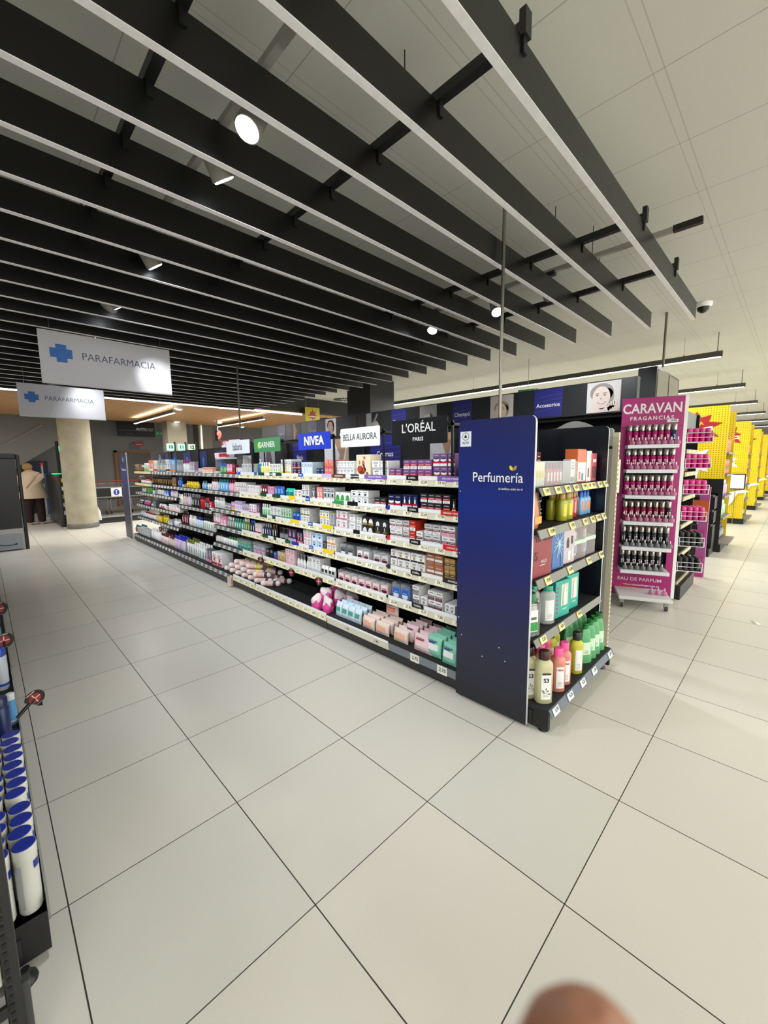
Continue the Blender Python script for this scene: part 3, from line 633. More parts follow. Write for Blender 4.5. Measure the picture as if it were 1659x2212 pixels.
# ------------------------------------------------------------------ long gondola
YB = [1.0, 2.40, 3.73, 5.07, 6.43, 7.76, 8.80]
PR = {1: ['23,86', '24,16', '25,89', '21,86', '21,86', '15,45', '15,45', '2,9', '22,45'], 2: ['23,86', '17,86', '25,89', '4,27', '25,50', '9,95', '5,95'], 3: ['10,45', '9,85', '16,16', '11,22', '8,86', '8,86', '26,95', '24,35', '15,95'], 4: ['20,86', '24,11', '17,35', '9,86', '9,86', '29,95', '6,7'], 5: ['7,86', '7,86', '6,21', '25,90', '25,90', '3,95'], 0: ['2,75', '2,75', '1,45', '1,95', '2,95', '0,95']}
TABS = {1: [(1.02, 1.25, 'violet', 'ARRUGAS Y RELLENO'), (1.42, 1.53, 'black', "L'ORÉAL"), (1.74, 1.98, 'violet', 'ARRUGAS Y RELLENO'), (2.05, 2.15, 'black', 'BELLA AURORA'), (2.22, 2.39, 'brown', 'DESPIGMENTAR'), (2.41, 2.55, 'lilac', ''), (2.85, 2.93, 'blue', 'NIVEA'), (3.24, 3.35, 'darkgreen', ''), (3.42, 3.48, 'darkgreen', 'GARNIER'), (3.6, 3.72, 'darkgreen', ''), (3.76, 3.82, 'blue', ''), (4.16, 4.22, 'blue', '')],
 2: [(1.02, 1.22, 'vermilion', 'ARRUGAS Y MANCHAS'), (1.42, 1.52, 'black', "L'ORÉAL"), (1.7, 1.93, 'royal', 'TRATAMIENTOS'), (2.07, 2.2, 'black', ''), (2.25, 2.38, 'green', ''), (2.75, 2.82, 'blue', 'NIVEA'), (3.0, 3.12, 'yellow', ''), (3.28, 3.44, 'darkgreen', ''), (3.57, 3.7, 'darkgreen', '')],
 3: [(1.02, 1.2, 'red', 'CUIDADO EDAD'), (1.4, 1.5, 'black', "L'ORÉAL"), (1.7, 1.94, 'red', 'FIRMEZA ANTIEDAD'), (2.05, 2.13, 'black', ''), (2.42, 2.57, 'yellow', ''), (2.72, 2.79, 'blue', 'NIVEA'), (2.95, 3.1, 'yellow', ''), (3.4, 3.46, 'darkgreen', ''), (3.58, 3.72, 'darkgreen', '')],
 4: [(1.02, 1.2, 'charcoal', 'ANTIEDAD'), (1.39, 1.49, 'black', "L'ORÉAL"), (1.7, 1.93, 'charcoal', 'ACCIÓN COMPLETA'), (2.42, 2.57, 'yellow', ''), (2.72, 2.79, 'blue', 'NIVEA'), (2.97, 3.1, 'royal', ''), (3.12, 3.22, 'darkgreen', ''), (3.4, 3.45, 'darkgreen', ''), (3.58, 3.7, 'darkgreen', '')],
 5: [(1.37, 1.48, 'black', "L'ORÉAL")]}
XF = 2.10
def shelf_parts(t, y0, y1, z, zone, k, x=XF, xb=2.5):
    sh = MB().box(x+.004, xb, y0+.004, y1-.004, z-.022, z-.001, DECK, .001).build('shelf', t)
    h = .043 if k else .046
    stripm, chipm = {'cream': (mat('#CFCBB8', .5) if y1 < 2.5 else CREAMT, mat('#EDE8CC', .6)), 'grey': (GREYT, CHIP), 'yellow': (YCHIP, mat('#E9DDA6', .6))}[zone]
    b = MB(); b.prism([(x, z), (x-.012, z-h), (x-.009, z-h), (x+.004, z)], y0+.003, y1-.003, stripm)
    P = PR[k]; n = max(3, int((y1-y0)/(.13 if zone == 'cream' else .075)))
    for i in range(n):
        yc = y0+(y1-y0)*(i+.5)/n; cw = .042 if zone == 'cream' else .03
        if zone != 'yellow' and zone != 'cream' and i % 2: continue
        old = b.M; b.M = Matrix.Translation((x-.0075, yc, z-h/2)) @ Matrix.Rotation(-PI/2, 4, 'Z') @ Matrix.Rotation(-.27, 4, 'X')
        b.box(-cw, cw, -.0035, -.001, -h*.42, h*.42, chipm)
        if zone == 'cream' and y0 < 4: join_text(b, P[(i+int(y0*7)) % len(P)] if (y0 > 1.3 or i >= len(P)) else P[i], .019, INK, (.008, -.0042, .004), .012)
        elif y0 < 6: b.box(-cw*.5, cw*.6, -.0045, -.003, -.006, .002, INK)
        b.M = old
    b.build('price_strip', sh)
    if zone == 'cream' and not (k == 0 and y0 < 1.2):
        b = MB(); b.box(x-.003, x, y0+.012, y1-.012, z, z+.027, mat('#E9EBEE', .35))
        for (a, c, col, s) in TABS.get(k, []):
            if a >= y0-.02 and a < y1-.02:
                b.box(x-.0065, x-.003, a, min(c, y1-.01), z-.006, z+.029, mat(col, .4))
                if s: join_text(b, s, .011 if len(s) > 8 else .013, WHT, (x-.0075, (a+c)/2, z+.012), .02, -PI/2)
        b.build('shelf_riser', sh)
BN = ['first bay of the long black shelving, beside the blue panel', 'second bay of the long shelving, under the blue brand sign', 'third bay of the long shelving, under the white and green signs', 'fourth bay of the long shelving, holding grey-capped bottles', 'fifth bay of the long shelving, second from its far end', 'farthest bay of the long shelving, beside the distant blue panel']
for i in range(6):
    y0, y1 = YB[i], YB[i+1]
    t = thing('shelving_bay', BN[i], 'shelving', (0, 0, 0), 0, 'bays of the long shelving')
    MB().box(2.49, 2.51, y0, y1, .1, 1.74, mat('#1A1C1F', .3)).build('back_panel', t)
    b = MB(); b.box(2.0, 2.49, y0+.002, y1-.002, .03, .096, mat('#232527', .45)).box(2.035, 2.98, y0+.002, y1-.002, .0, .03, BLK); b.box(2.51, 3.0, y0+.002, y1-.002, .03, .12, BLK); b.build('plinth', t)
    MB().box(2.005, 2.49, y0+.002, y1-.002, .1, .142, DECK).build('base_deck', t)
    for yy in ((y0+.012,) if i else ()): MB().box(2.47, 2.53, yy-.012, yy+.012, .1, 1.73, BLKM).build('upright', t)
    lv = [(1.374, 1), (1.148, 2), (.916, 3), (.69, 4), (.446, 5)] if i < 3 else ([(1.374, 1), (1.148, 2), (.87, 3), (.565, 4)] if i == 3 else [(1.374, 1), (1.148, 2), (.97, 3), (.73, 4), (.48, 5)])
    for z, k in lv:
        halves = [(y0, (y0+y1)/2+.04), ((y0+y1)/2+.04, y1)] if i == 0 else [(y0, y1)]
        for a, c in halves:
            zone = 'cream' if i < 2 or (i == 2) else ('yellow' if (k == 1 and i == 5) or (k == 2 and i == 5) else 'grey')
            if i == 2:
                m_ = 4.22; shelf_parts(t, a, m_, z, 'cream', k); shelf_parts(t, m_, c, z, 'grey', k); continue
            shelf_parts(t, a, c, z, zone, k)
    # rear shelves of the other side
    for z in (1.374, 1.1, .8, .5): MB().box(2.52, 2.9, y0+.005, y1-.005, z-.03, z, DECK).build('rear_shelf', t)
    # base strip
    if i == 0:
        b = MB(); b.box(1.99, 2.0, y0+.01, y1-.01, .092, .143, mat('#767C84', .3))
        for yc, s in ((1.12, '2,75'), (1.36, '2,75')):
            b.box(1.986, 1.99, yc-.04, yc+.04, .09, .146, mat('#E6E3D6', .6)); join_text(b, s, .024, INK, (1.9855, yc-.005, .12), .02, -PI/2)
        b.box(1.984, 1.99, 1.62, 2.38, .094, .146, mat('#CFCBB8', .5)); b.box(1.98, 1.984, 1.62, 2.38, .146, .163, mat('#E9EBEE', .35))
        for yc, s in ((1.75, '1,45'), (2.1, '1,95')): join_text(b, s, .02, INK, (1.9835, yc, .12), .012, -PI/2)
        b.build('price_strip', t)
    else: shelf_parts(t, y0, (4.3 if i == 2 else y1), .143, 'cream' if i < 3 else 'grey', 0, 2.0, 2.02)
    if i == 2: shelf_parts(t, 4.3, y1, .143, 'grey', 0, 2.0, 2.02)
# posters on the back panel (flat prints)
def face_art(b, W, H, y, hair, skin, tilt=0., bg=None, hands=False, smile=True):
    if bg: b.box(-W/2, W/2, y, y+.001, 0, H, mat(bg, .5))
    t = y
    def E(cx, cz, rx, rz, c, k, a0=0., a1=2*PI): b.ell(cx*W+tilt*cz*W, cz*H, rx*W, rz*H, t-.0008*k, mat(c, .5), 22, a0, a1, .0006)
    E(.0, .66, .36, .31, hair, 1); E(.14, .5, .22, .3, hair, 1); E(0, .0, .42, .22, skin, 2, 0, PI); E(-.02, .3, .14, .2, skin, 2); E(-.02, .5, .27, .37, skin, 3)
    for sx in (-1, 1):
        E(-.02+sx*.115, .56, .06, .018, 'white', 5); E(-.02+sx*.115, .56, .022, .018, 'slate', 6); E(-.02+sx*.115, .585, .065, .008, 'charcoal', 6); E(-.02+sx*.12, .635, .07, .010, 'brown', 5)
    E(-.03, .455, .03, .02, '#B89886', 5); E(-.03, .52, .012, .06, '#E6D2C8', 5)
    if smile: E(-.02, .36, .13, .085, '#A86C70', 5, PI, 2*PI); E(-.02, .352, .11, .055, 'white', 6, PI, 2*PI)
    else: E(-.02, .34, .07, .02, 'rose', 5)
    if hands:
        for k in range(4): E(.20+.07*k, .16+.05*k, .045, .13, skin, 7)
        E(.32, .1, .2, .1, skin, 7)
def poster(par, y0, y1, z0, z1, x, kind, s=None):
    W, H = y1-y0, z1-z0; b = MB(); b.M = Matrix.Translation((x, (y0+y1)/2, z0)) @ Matrix.Rotation(-PI/2, 4, 'Z')
    if kind == 'blue':
        b.box(-W/2, W/2, -.003, 0, 0, H, mat('#2A2C78', .3)); 
        for k in range(4): b.M2 = None; b.prism([(-W/2, H*(.2+.17*k)), (W/2, H*(.34+.15*k)), (W/2, H*(.34+.15*k)+.004), (-W/2, H*(.2+.17*k)+.004)], -.0036, -.003, mat('#4C4EA0', .3))
        if s: join_text(b, s, H*.17 if len(s) < 8 else H*.14, WHT, (0, -.0046, H*.42), .015)
    elif kind == 'paleblue': b.box(-W/2, W/2, -.003, 0, 0, H, mat('#24386E', .3)); b.box(-W*.1, W*.1, -.004, -.003, H*.1, H*.6, mat('#5A78A8', .4))
    elif kind == 'cross':
        b.box(-W/2, W/2, -.003, 0, 0, H, mat('#14204C', .35)); c = H*.2
        b.prism([(-c, -c*2+H*.5), (c, -c*2+H*.5), (c, -c+H*.5), (c*2, -c+H*.5), (c*2, c+H*.5), (c, c+H*.5), (c, 2*c+H*.5), (-c, 2*c+H*.5), (-c, c+H*.5), (-2*c, c+H*.5), (-2*c, -c+H*.5), (-c, -c+H*.5)], -.005, -.003, mat('#7C8AA0', .5))
    elif kind == 'smile': b.box(-W/2, W/2, -.003, 0, 0, H, mat('#E0DCDA', .5)); face_art(b, W*.98, H*.98, -.004, '#9C9692', '#EBDAD0', -.08, hands=True)
    elif kind == 'girl': b.box(-W/2, W/2, -.003, 0, 0, H, mat('#D4CEC6', .5)); face_art(b, W*.9, H*.8, -.004, '#A8947C', '#E6CDB8')
    elif kind == 'profile': b.box(-W/2, W/2, -.003, 0, 0, H, mat('#1B1A1C', .4)); b.prism([(-W*.3, 0), (-W*.3, H), (-W*.1, H), (0, H*.75), (W*.02, H*.6), (W*.1, H*.5), (W*.02, H*.45), (W*.04, H*.3), (-W*.1, H*.15), (-W*.1, 0)], -.004, -.003, mat('#D8A890', .5)); b.ell(-W*.02, H*.36, W*.05, H*.03, -.0046, mat('crimson'))
    elif kind == 'dark': b.box(-W/2, W/2, -.003, 0, 0, H, mat('#22222E', .35)); b.prism([(-W*.4, H*.1), (W*.4, H*.25), (W*.3, H*.4), (-W*.3, H*.3)], -.004, -.003, mat('#34344E', .35))
    elif kind == 'grey': b.box(-W/2, W/2, -.003, 0, 0, H, mat('#A9A6A2', .5)); b.prism([(-W*.3, H*.1), (W*.3, H*.5), (W*.1, H*.7), (W*.15, H*.4), (-W*.2, H*.3)], -.004, -.003, mat('#4A4846', .5)); b.ell(0, H*.4, W*.3, H*.22, -.0036, mat('#C8C4C0', .5))
    elif kind == 'brunette': b.box(-W/2, W/2, -.003, 0, 0, H, mat('#D9D6D4', .5)); face_art(b, W*.95, H*.95, -.004, 'charcoal', '#CBA592', .0, smile=False)
    elif kind == 'hair': b.box(-W/2, W/2, -.003, 0, 0, H, mat('#2A2A2C', .4)); b.box(-W/2, -W*.1, -.0036, -.003, 0, H, mat('#D4DAE0', .5)); b.ell(W*.15, H*.3, W*.3, H*.28, -.0044, mat('#C8BFB6', .5)); b.prism([(0, H*.5), (W*.3, H*.95), (W*.38, H*.9), (W*.15, H*.5)], -.005, -.003, mat('#A8A09A', .5))
    elif kind == 'torso':
        b.box(-W/2, W/2, -.003, 0, 0, H, mat('#D8DADC', .5)); b.prism([(-W*.1, H), (W*.45, H), (W*.2, 0), (W*.05, 0), (W*.15, H*.5)], -.004, -.003, mat('#B08C70', .5)); b.prism([(W*.3, 0), (W*.45, H*.8), (W*.5, H*.8), (W*.5, 0)], -.0045, -.003, mat('#C8A68C', .5))
    elif kind == 'jacket': b.box(-W/2, W/2, -.003, 0, 0, H, mat('#B9BDC4', .5)); b.prism([(-W*.1, 0), (W*.4, 0), (W*.2, H), (0, H)], -.004, -.003, mat('#6E6264', .5)); b.box(-W*.2, -W*.1, -.005, -.004, 0, H, mat('#2A2A2C', .5))
    b.M = None if False else b.M
    return b.build('poster', par)
bays = [o for o in SC.objects if o.get('category') == 'shelving']
def bay_at(y): return bays[next(i for i in range(6) if YB[i] <= y <= YB[i+1]+.01)]
for y0, y1, z0, z1, kd, s in ((1.4, 1.63, 1.42, 1.72, 'torso', None), (1.05, 1.3, 1.42, 1.73, 'brunette', None), (1.95, 2.33, 1.45, 1.735, 'blue', 'Cremas'), (2.64, 3.03, 1.42, 1.735, 'torso', None), (3.36, 3.62, 1.44, 1.72, 'blue', 'Stick'),
  (4.04, 4.42, 1.42, 1.72, 'jacket', None), (4.64, 4.97, 1.46, 1.72, 'blue', None), (5.5, 5.77, 1.45, 1.7, 'paleblue', None), (6.12, 6.42, 1.45, 1.7, 'paleblue', None), (6.82, 7.16, 1.48, 1.71, 'paleblue', None), (7.5, 7.74, 1.5, 1.71, 'paleblue', None), (7.95, 8.13, 1.5, 1.71, 'paleblue', None), (8.2, 8.75, 1.5, 1.71, 'cross', None)):
    poster(bay_at((y0+y1)/2), y0, y1, z0, z1, 2.489, kd, s)
# brand signs on black brackets
def brand(y0, y1, z0, z1, col, tcol, s, sub, label, bold=.02, sx=1., h=.06, dz=0., back=None):
    W, H = y1-y0, z1-z0; t = thing('brand_sign', label, 'sign', (2.1, (y0+y1)/2, z0), -PI/2, 'brand signs above the long shelving')
    r = .012; pts = []
    for cx, cz, a0 in ((W/2-r, H-r, 0), (-W/2+r, H-r, 1), (-W/2+r, r, 2), (W/2-r, r, 3)):
        for k in range(4): a = a0*PI/2+k*PI/6; pts.append((cx+r*math.cos(a), cz+r*math.sin(a)))
    MB().prism(pts, -.006, .0, mat(col, .35)).build('board', t)
    txt(s, h, mat(tcol, .4), bold, sx=sx, parent=t, loc=(0, -.0072, H/2+dz))
    if sub: txt(sub, h*.42, mat(tcol, .4), .02, parent=t, loc=(0, -.0072, H*.2), sp=1.1)
    b = MB(); xr = W/2+.03; b.box(W*.2, xr+.006, .0, .012, H*.72, H*.72+.014, BLK); b.box(xr-.006, xr+.008, .0, .014, -(z0-1.38), H*.72+.014, BLK); b.box(xr-.006, xr+.008, .0, .39, H*.72-.016, H*.72, BLK); b.build('bracket', t)
    return t
brand(1.17, 1.67, 1.62, 1.795, '#17191C', 'white', "L'ORÉAL", 'PARIS', 'black brand sign with white capitals over the shelf nearest the blue panel', .008, .95, .062, .022)
brand(1.80, 2.27, 1.625, 1.775, 'white', '#2E3034', 'BELLA AURORA', None, 'white brand sign with thin grey capitals, right of the blue one', -.001, .80, .052)
brand(2.41, 2.91, 1.62, 1.77, '#1F3CC4', 'white', 'NIVEA', None, 'blue brand sign with bold white letters on a black bracket', .05, 1.0, .078)
g_ = brand(3.24, 3.79, 1.62, 1.765, '#3F8A52', 'white', 'GARNIER', None, 'green brand sign with white letters, left of the blue sign', .012, 1.0, .06)
MB().ell(-.158, .0725, .036, .036, -.0068, mat('lime'), 22, t=.0006).build('emblem', g_)
brand(3.90, 4.50, 1.615, 1.77, '#E4E8F2', 'charcoal', 'babaria', None, 'pale brand sign with thin lowercase dark letters, leftmost above the shelves', -.001, .72, .085)
# make-up counter display on the top shelf
t = thing('makeup_display', 'small make-up stand with red and white header on the top shelf', 'display stand', (2.3, 4.72, 1.60), -PI/2)
MB().box(-.33, .33, -.1, .1, -.04, -.02, mat('#C9CDD2', .3)).box(-.33, -.32, -.1, .1, -.20, .0, PLAST).box(.32, .33, -.1, .1, -.20, .0, PLAST).build('clear_tray', t)
MB().box(-.3, .25, .02, .03, .0, .15, BLK).build('black_card', t)
MB().box(-.33, .2, -.0, .01, .12, .21, mat('white')).box(-.33, -.1, -.004, 0, .15, .21, mat('crimson')).build('header', t)
txt('NF', .06, WHT, .05, parent=t, loc=(-.22, -.006, .165))
MB().box(-.34, .0, -.1, .02, -.02, .045, mat('blush')).box(-.2, .1, -.102, -.1, -.01, .035, mat('crimson')).build('sample_box', t)
MB().box(.38, .40, -.05, .05, -.2, .0, WHT).build('white_post', t)
t.location.y = 4.78
# end panel of the distant end
def end_panel(y0, y1, name_label, logo, par):
    t = bpy.data.objects.new('end_panel', None); SC.collection.objects.link(t); t.location = (1.985, (y0+y1)/2, 0); t.rotation_euler = (0, 0, -PI/2); t.parent = par; t['label'] = name_label; W = y1-y0; r = .035; H = 1.735
    pts = [(-W/2, .02), (W/2, .02), (W/2, H-r)]+[(W/2-r+r*math.cos(a*PI/8), H-r+r*math.sin(a*PI/8)) for a in range(1, 4)]+[(W/2-r, H), (-W/2+r, H)]+[(-W/2+r-r*math.sin(a*PI/8), H-r+r*math.cos(a*PI/8)) for a in range(1, 4)]+[(-W/2, H-r)]
    MB().prism(pts, -.010, .010, BLUE, mat('#C9CBD0', .4)).build('board', t)
    if logo:
        txt('Perfumería', .056, WHT, .004, sx=.92, parent=t, loc=(.02, -.0115, 1.405)); txt('la belleza está en ti', .013, WHT, .0, sp=1.02, parent=t, loc=(.105, -.0115, 1.345))
        for sg in (-1, 1):
            b = MB(); b.M = Matrix.Translation((.118+sg*.010, -.0118, 1.457)) @ Matrix.Rotation(sg*.55, 4, 'Y'); b.prism([(0, -.014), (.009, -.002), (.007, .010), (0, .02), (-.007, .010), (-.009, -.002)], 0, .001, mat('gold' if sg > 0 else 'yellow')); b.build('leaf_emblem', t)
        s = MB().box(-.225, -.150, -.0118, -.0105, 1.585, 1.672, mat('#DDE2E8', .4)); s.ell(-.1875, 1.643, .023, .023, -.0124, mat('slate')); s.ell(-.1875, 1.643, .019, .019, -.013, WHT); s.prism([(-.1995, 1.635), (-.1755, 1.635), (-.1875, 1.657)], -.0136, -.013, mat('navy'))
        s.M = None; so = s.build('alarm_sticker', t); txt('ALTO', .013, mat('charcoal'), .02, parent=so, loc=(-.1875, -.0126, 1.606))
        for dx, z in ((-.222, 1.32), (-.222, .94), (-.222, .53), (-.2, .42), (.06, .42), (.1, .35), (-.05, .33)): 
            bb = MB().lathe([(.004, 0), (.003, .002)], mat('palegrey'), 8); bb.v = [(v[0], -v[2], v[1]) for v in bb.v]; bb.build('screw', t, (dx, -.0105, z))
    else: txt('Perfumería', .056, WHT, .004, parent=t, loc=(.0, -.0115, 1.405)); MB().ell(0, 1.6, .03, .05, -.0118, mat('palegrey')).build('sticker', t)
    return t
end_panel(8.82, 9.3, 'distant blue end panel', False, bays[5])
# ------------------------------------------------------------------ end cap
t = thing('end_cap_shelving', 'end-of-aisle shelving with tall blue lettered side panel and five product levels', 'shelving', (0, 0, 0)); ECAP = t
end_panel(.523, .997, 'tall royal blue end panel with white lettering and gold leaves', True, ECAP)
b = MB().box(2.0, 3.05, .985, .998, .1, 1.5, mat('#15161A', .3)); b.build('back_panel', t)
H = 1.735; r = .035; pts = [(.5, .1), (.998, .1), (.998, H), (.5+r, H)]+[(.5+r-r*math.sin(a*PI/8), H-r+r*math.cos(a*PI/8)) for a in range(1, 4)]+[(.5, H-r)]
MB().prism(pts, 3.052, 3.066, mat('#181A22', .22), mat('#D2D2D2', .4), axis='x').build('side_panel', t)
MB().box(2.0, 3.05, .5, .52, .03, .11, BLK).box(2.005, 2.03, .41, .98, .02, .142, BLK).box(3.03, 3.055, .41, .98, .02, .142, BLK).build('plinth', t)
b = MB().box(2.0, 3.06, .405, .985, .12, .145, DECK, .002)
for i in range(34):
    for j in range(3): b.box(2.05+i*.03, 2.062+i*.03, .425+j*.02, .431+j*.02, .145, .1455, BLK)
b.build('base_deck', t)
for x in (2.04, 3.0):
    MB().lathe([(.028, 0), (.026, .012), (.01, .018), (.01, .04)], BLK, 10, cx=x, cy=.45).build('leveling_foot', t)
def estrip(z, y, h, n, chips, col, chip, prices, x0=2.0, x1=3.055):
    sh = MB().box(x0+.01, x1-.01, y+.006, .985, z-.024, z-.002, DECK, .002).build('shelf', t) if z > .2 else t
    b = MB(); b.prism([(y+.004, z), (y-.014, z-h), (y-.010, z-h), (y+.009, z)], x0, x1, mat(col, .4), axis='x')
    for i, u in enumerate(chips):
        xc = x0+(x1-x0)*u; b.M = Matrix.Translation((xc, y-.0065, z-h/2)) @ Matrix.Rotation(-.40, 4, 'X'); b.box(-.037, .037, -.0035, -.001, -h*.5, h*.5, mat(chip, .6)); join_text(b, prices[i % len(prices)], .018, INK, (.006, -.0042, .003), .012); b.M = None
    b.build('price_strip', sh)
estrip(1.354, .5, .042, 9, (.06, .2, .33, .45, .58, .66, .73, .85, .96), '#7A7B74', '#E2D696', ('1,99', '4,95', '4,95', '6,95', '9,95'))
estrip(1.127, .5, .043, 9, (.14, .42, .62, .75, .85, .96), '#7C7C70', '#DACE8E', ('12,90', '3,95', '3,95', '4,95'))
estrip(.853, .5, .045, 9, (.12, .42, .72, .95), '#6E6E62', '#DACE92', ('19,95', '16,90', '15,95', '18,90'))
estrip(.514, .5, .038, 9, (.09, .33, .6), '#73736A', '#E2D696', ('2,25', '4,20', '19,95'))
estrip(.147, .4, .04, 9, (.06, .25, .44, .63, .93), '#5A6472', '#D2D6DA', ('3,75', '4,25', '4,25', '1,95', '2,99'))
def put(o, x, y, z, label, cat, group=None, rz=0.):
    o.location = (x, y, z+.0005); o.rotation_euler = (0, 0, rz+random.uniform(-.04, .04)); return tag(o, label, cat, group)
# big bottles on the base deck
def big_bottle(name, body, cap_m, label_m, w, h, capf, prof='round', text=None, lw=.62, sq=.2, sy=.62, lines_=True, band=None):
    r = w/2; hb = h*(1-capf); b = MB()
    if prof == 'round': b.lathe([(r*.86, 0), (r, h*.02), (r, hb*.86), (r*.93, hb*.93), (r*.66, hb*.985), (r*.55, hb)], body, 22, 1, sy, sq=sq)
    elif prof == 'taper': b.lathe([(r*.95, 0), (r, h*.02), (r*.9, hb*.4), (r*.66, hb*.85), (r*.5, hb*.97), (r*.3, hb)], body, 20, 1, .5, sq=.45)
    o = b.build(name); c = MB()
    if prof == 'round': c.lathe([(r*.63, hb), (r*.66, hb+.004), (r*.64, h*.985), (r*.58, h)], cap_m, 20, 1, max(sy, .75))
    else: c.lathe([(r*.36, hb), (r*.42, hb+.01), (r*.40, hb+.03), (r*.5, hb+.04), (r*.45, h*.96), (r*.3, h)], cap_m, 18, 1, .8)
    c.build('cap', o); R = []; n = 10; l0, l1 = (hb*.12, hb*.74) if prof == 'round' else (hb*.25, hb*.62); lb = MB(); q = 1.015 if prof == 'round' else .93
    for z in (l0, l1):
        ring = []
        for i in range(n+1):
            a = -PI/2+(i/n-.5)*lw*2.0; cc, dd = math.cos(a), math.sin(a); e = 1-(sq if prof == 'round' else .45)
            ring.append((r*q*math.copysign(abs(cc)**e, cc), r*(sy if prof == 'round' else .5)*1.02*q*math.copysign(abs(dd)**e, dd), z))
        R.append(ring)
    vs = R[0]+R[1]; lb.add(vs, [[i, i+1, n+1+i+1, n+1+i] for i in range(n)], label_m, True)
    yy = -r*(sy if prof == 'round' else .5)*q*1.02-.0012
    if band: lb.box(-r*.5, r*.5, yy, yy+.0008, l1-h*.035, l1, band)
    if lines_:
        for k in range(4): lb.box(-r*.32, r*.32*(1-.2*(k % 2)), yy, yy+.0008, l0+(l1-l0)*(.12+.06*k), l0+(l1-l0)*(.12+.06*k)+.0016, mat('grey'))
    lo = lb.build('label', o)
    if text: txt(text[0], text[1], mat(text[2]), .03, parent=lo, loc=(0, yy-.0005, l0+(l1-l0)*text[3]))
    return o
S3 = big_bottle('shampoo_bottle', mat('#D9D6A8', .25, 0, 0, .25, 1, .3), mat('#3A221C', .3), WHT, .096, .30, .165, sy=.85, lw=.5, text=('S3', .024, 'charcoal', .72), band=mat('charcoal'))
lb_ = [c for c in S3.children if c.name.startswith('label')][0]
b = MB()
for k, (dx, dz, a) in enumerate(((.006, .075, .6), (-.008, .066, -.7), (.012, .06, 1.1), (0, .085, 0), (-.012, .08, -1.2))):
    b.M = Matrix.Translation((dx, -.0435, dz)) @ Matrix.Rotation(a, 4, 'Y'); b.prism([(0, -.002), (.004, .006), (0, .016), (-.004, .006)], 0, .0006, mat('olive'))
b.build('leaf_print', lb_)
put(S3, 2.075, .475, .145, 'pale yellow shampoo bottle with brown cap, frontmost at the left corner', 'bottle', 'pale yellow shampoo bottles', -.75)
for x, y, s in ((2.062, .56, 'pale yellow shampoo bottle with brown cap, half hidden behind the front one'), (2.07, .65, 'third pale yellow shampoo bottle, deepest behind the blue panel edge')): put(copytree(S3), x, y, .145, s, 'bottle', 'pale yellow shampoo bottles', -.75)
PK = big_bottle('shampoo_bottle', mat('#E8968A', .25, 0, 0, .2, 1, .3), mat('#F2589A', .35), WHT, .083, .262, .19, sy=.85, text=('NELIA', .010, 'brick', .86), lw=.5)
for x, y, s in ((2.245, .465, 'frontmost pink shampoo bottle with pink cap on the base deck'), (2.345, .47, 'pink shampoo bottle with pink cap, right one of the front row'), (2.215, .56, 'pink shampoo bottle behind the front pair, on the left'), (2.31, .57, 'pink shampoo bottle behind the front pair, on the right'), (2.22, .66, 'deepest pink shampoo bottle, with darker red liquid')):
    put(PK if x == 2.245 else copytree(PK), x, y, .145, s, 'bottle', 'pink shampoo bottles', -.7)
YL = big_bottle('shampoo_bottle', mat('#DCD84C', .2, 0, 0, .3, 1, .3), mat('#1C1E20', .35), WHT, .08, .27, .19, sy=.85, lw=.5)
for x, y, s in ((2.53, .465, 'yellow shampoo bottle with black cap, in front'), (2.45, .60, 'yellow shampoo bottle with black cap, behind on the left'), (2.55, .62, 'yellow shampoo bottle with black cap, behind on the right')):
    put(YL if x == 2.53 else copytree(YL), x, y, .145, s+' of its kind', 'bottle', 'yellow shampoo bottles', -.7)
GR = big_bottle('shampoo_bottle', mat('#6FBE84', .25, 0, 0, .25, 1, .3), mat('#1E7A38', .35), mat('#D2E8D0'), .098, .27, .13, 'taper', lw=.45)
gi = 0
for r_ in range(3):
    for c_ in range(4):
        x = 2.71+.086*c_+.012*r_; y = .475+.115*r_
        put(GR if gi == 0 else copytree(GR), x, y, .145, f"green bottle with green knob cap, {posword(c_, 4)}, {('front', 'middle', 'back')[r_]} row, end-cap base deck", 'bottle', 'green shampoo bottles', -.6); gi += 1
b = MB()
R = [[(.05*q*math.copysign(abs(math.cos(a*PI/8))**.7, math.cos(a*PI/8)), .09*q*math.sin(a*PI/8), z) for a in range(16)] for q, z in ((.8, 0), (1, .02), (1.05, .1), (.9, .18), (.5, .215))]
b.loft(R, mat('#B9A39A', .15, 0, 0, .5)); b.box(-.03, .03, -.095, -.09, .03, .09, mat('paleyellow')); put(b.build('plastic_bag'), 3.085, .58, .10, 'crumpled clear plastic pack at the right edge of the end cap base', 'bag').location.x = 3.12
# level 4
b = MB(); b.box(-.045, .045, -.026, .026, 0, .19, mat('#E8EEE8', .05, 0, 0, .85), .006); SQ = b.build('bottle'); MB().lathe([(.016, .19), (.016, .205)], GLASS, 12).build('neck', SQ); MB().lathe([(.027, .203), (.027, .245), (.022, .25)], mat('#1F7A40', .35), 16).build('cap', SQ)
lb = MB().box(-.028, .028, -.0275, -.026, .03, .155, WHT).box(-.027, .027, -.0282, -.0275, .035, .085, mat('green')); lb.box(-.018, .018, -.0282, -.0275, .10, .115, mat('slate')); lb.build('label', SQ)
put(SQ, 2.06, .555, .514, 'clear square cologne bottle with green cap at the left front', 'bottle', 'clear square bottles', -.45)
put(copytree(SQ), 2.135, .60, .514, 'clear square cologne bottle with green cap, right of the front one', 'bottle', 'clear square bottles', -.45); put(copytree(SQ), 2.07, .64, .514, 'clear square cologne bottle with green cap, behind the others', 'bottle', 'clear square bottles', -.45)
OV = big_bottle('bottle', mat('#D4DADA', .2, 0, 0, .45), mat('#2F9C84', .35), WHT, .098, .235, .13, lw=.6, sq=.0, sy=.6)
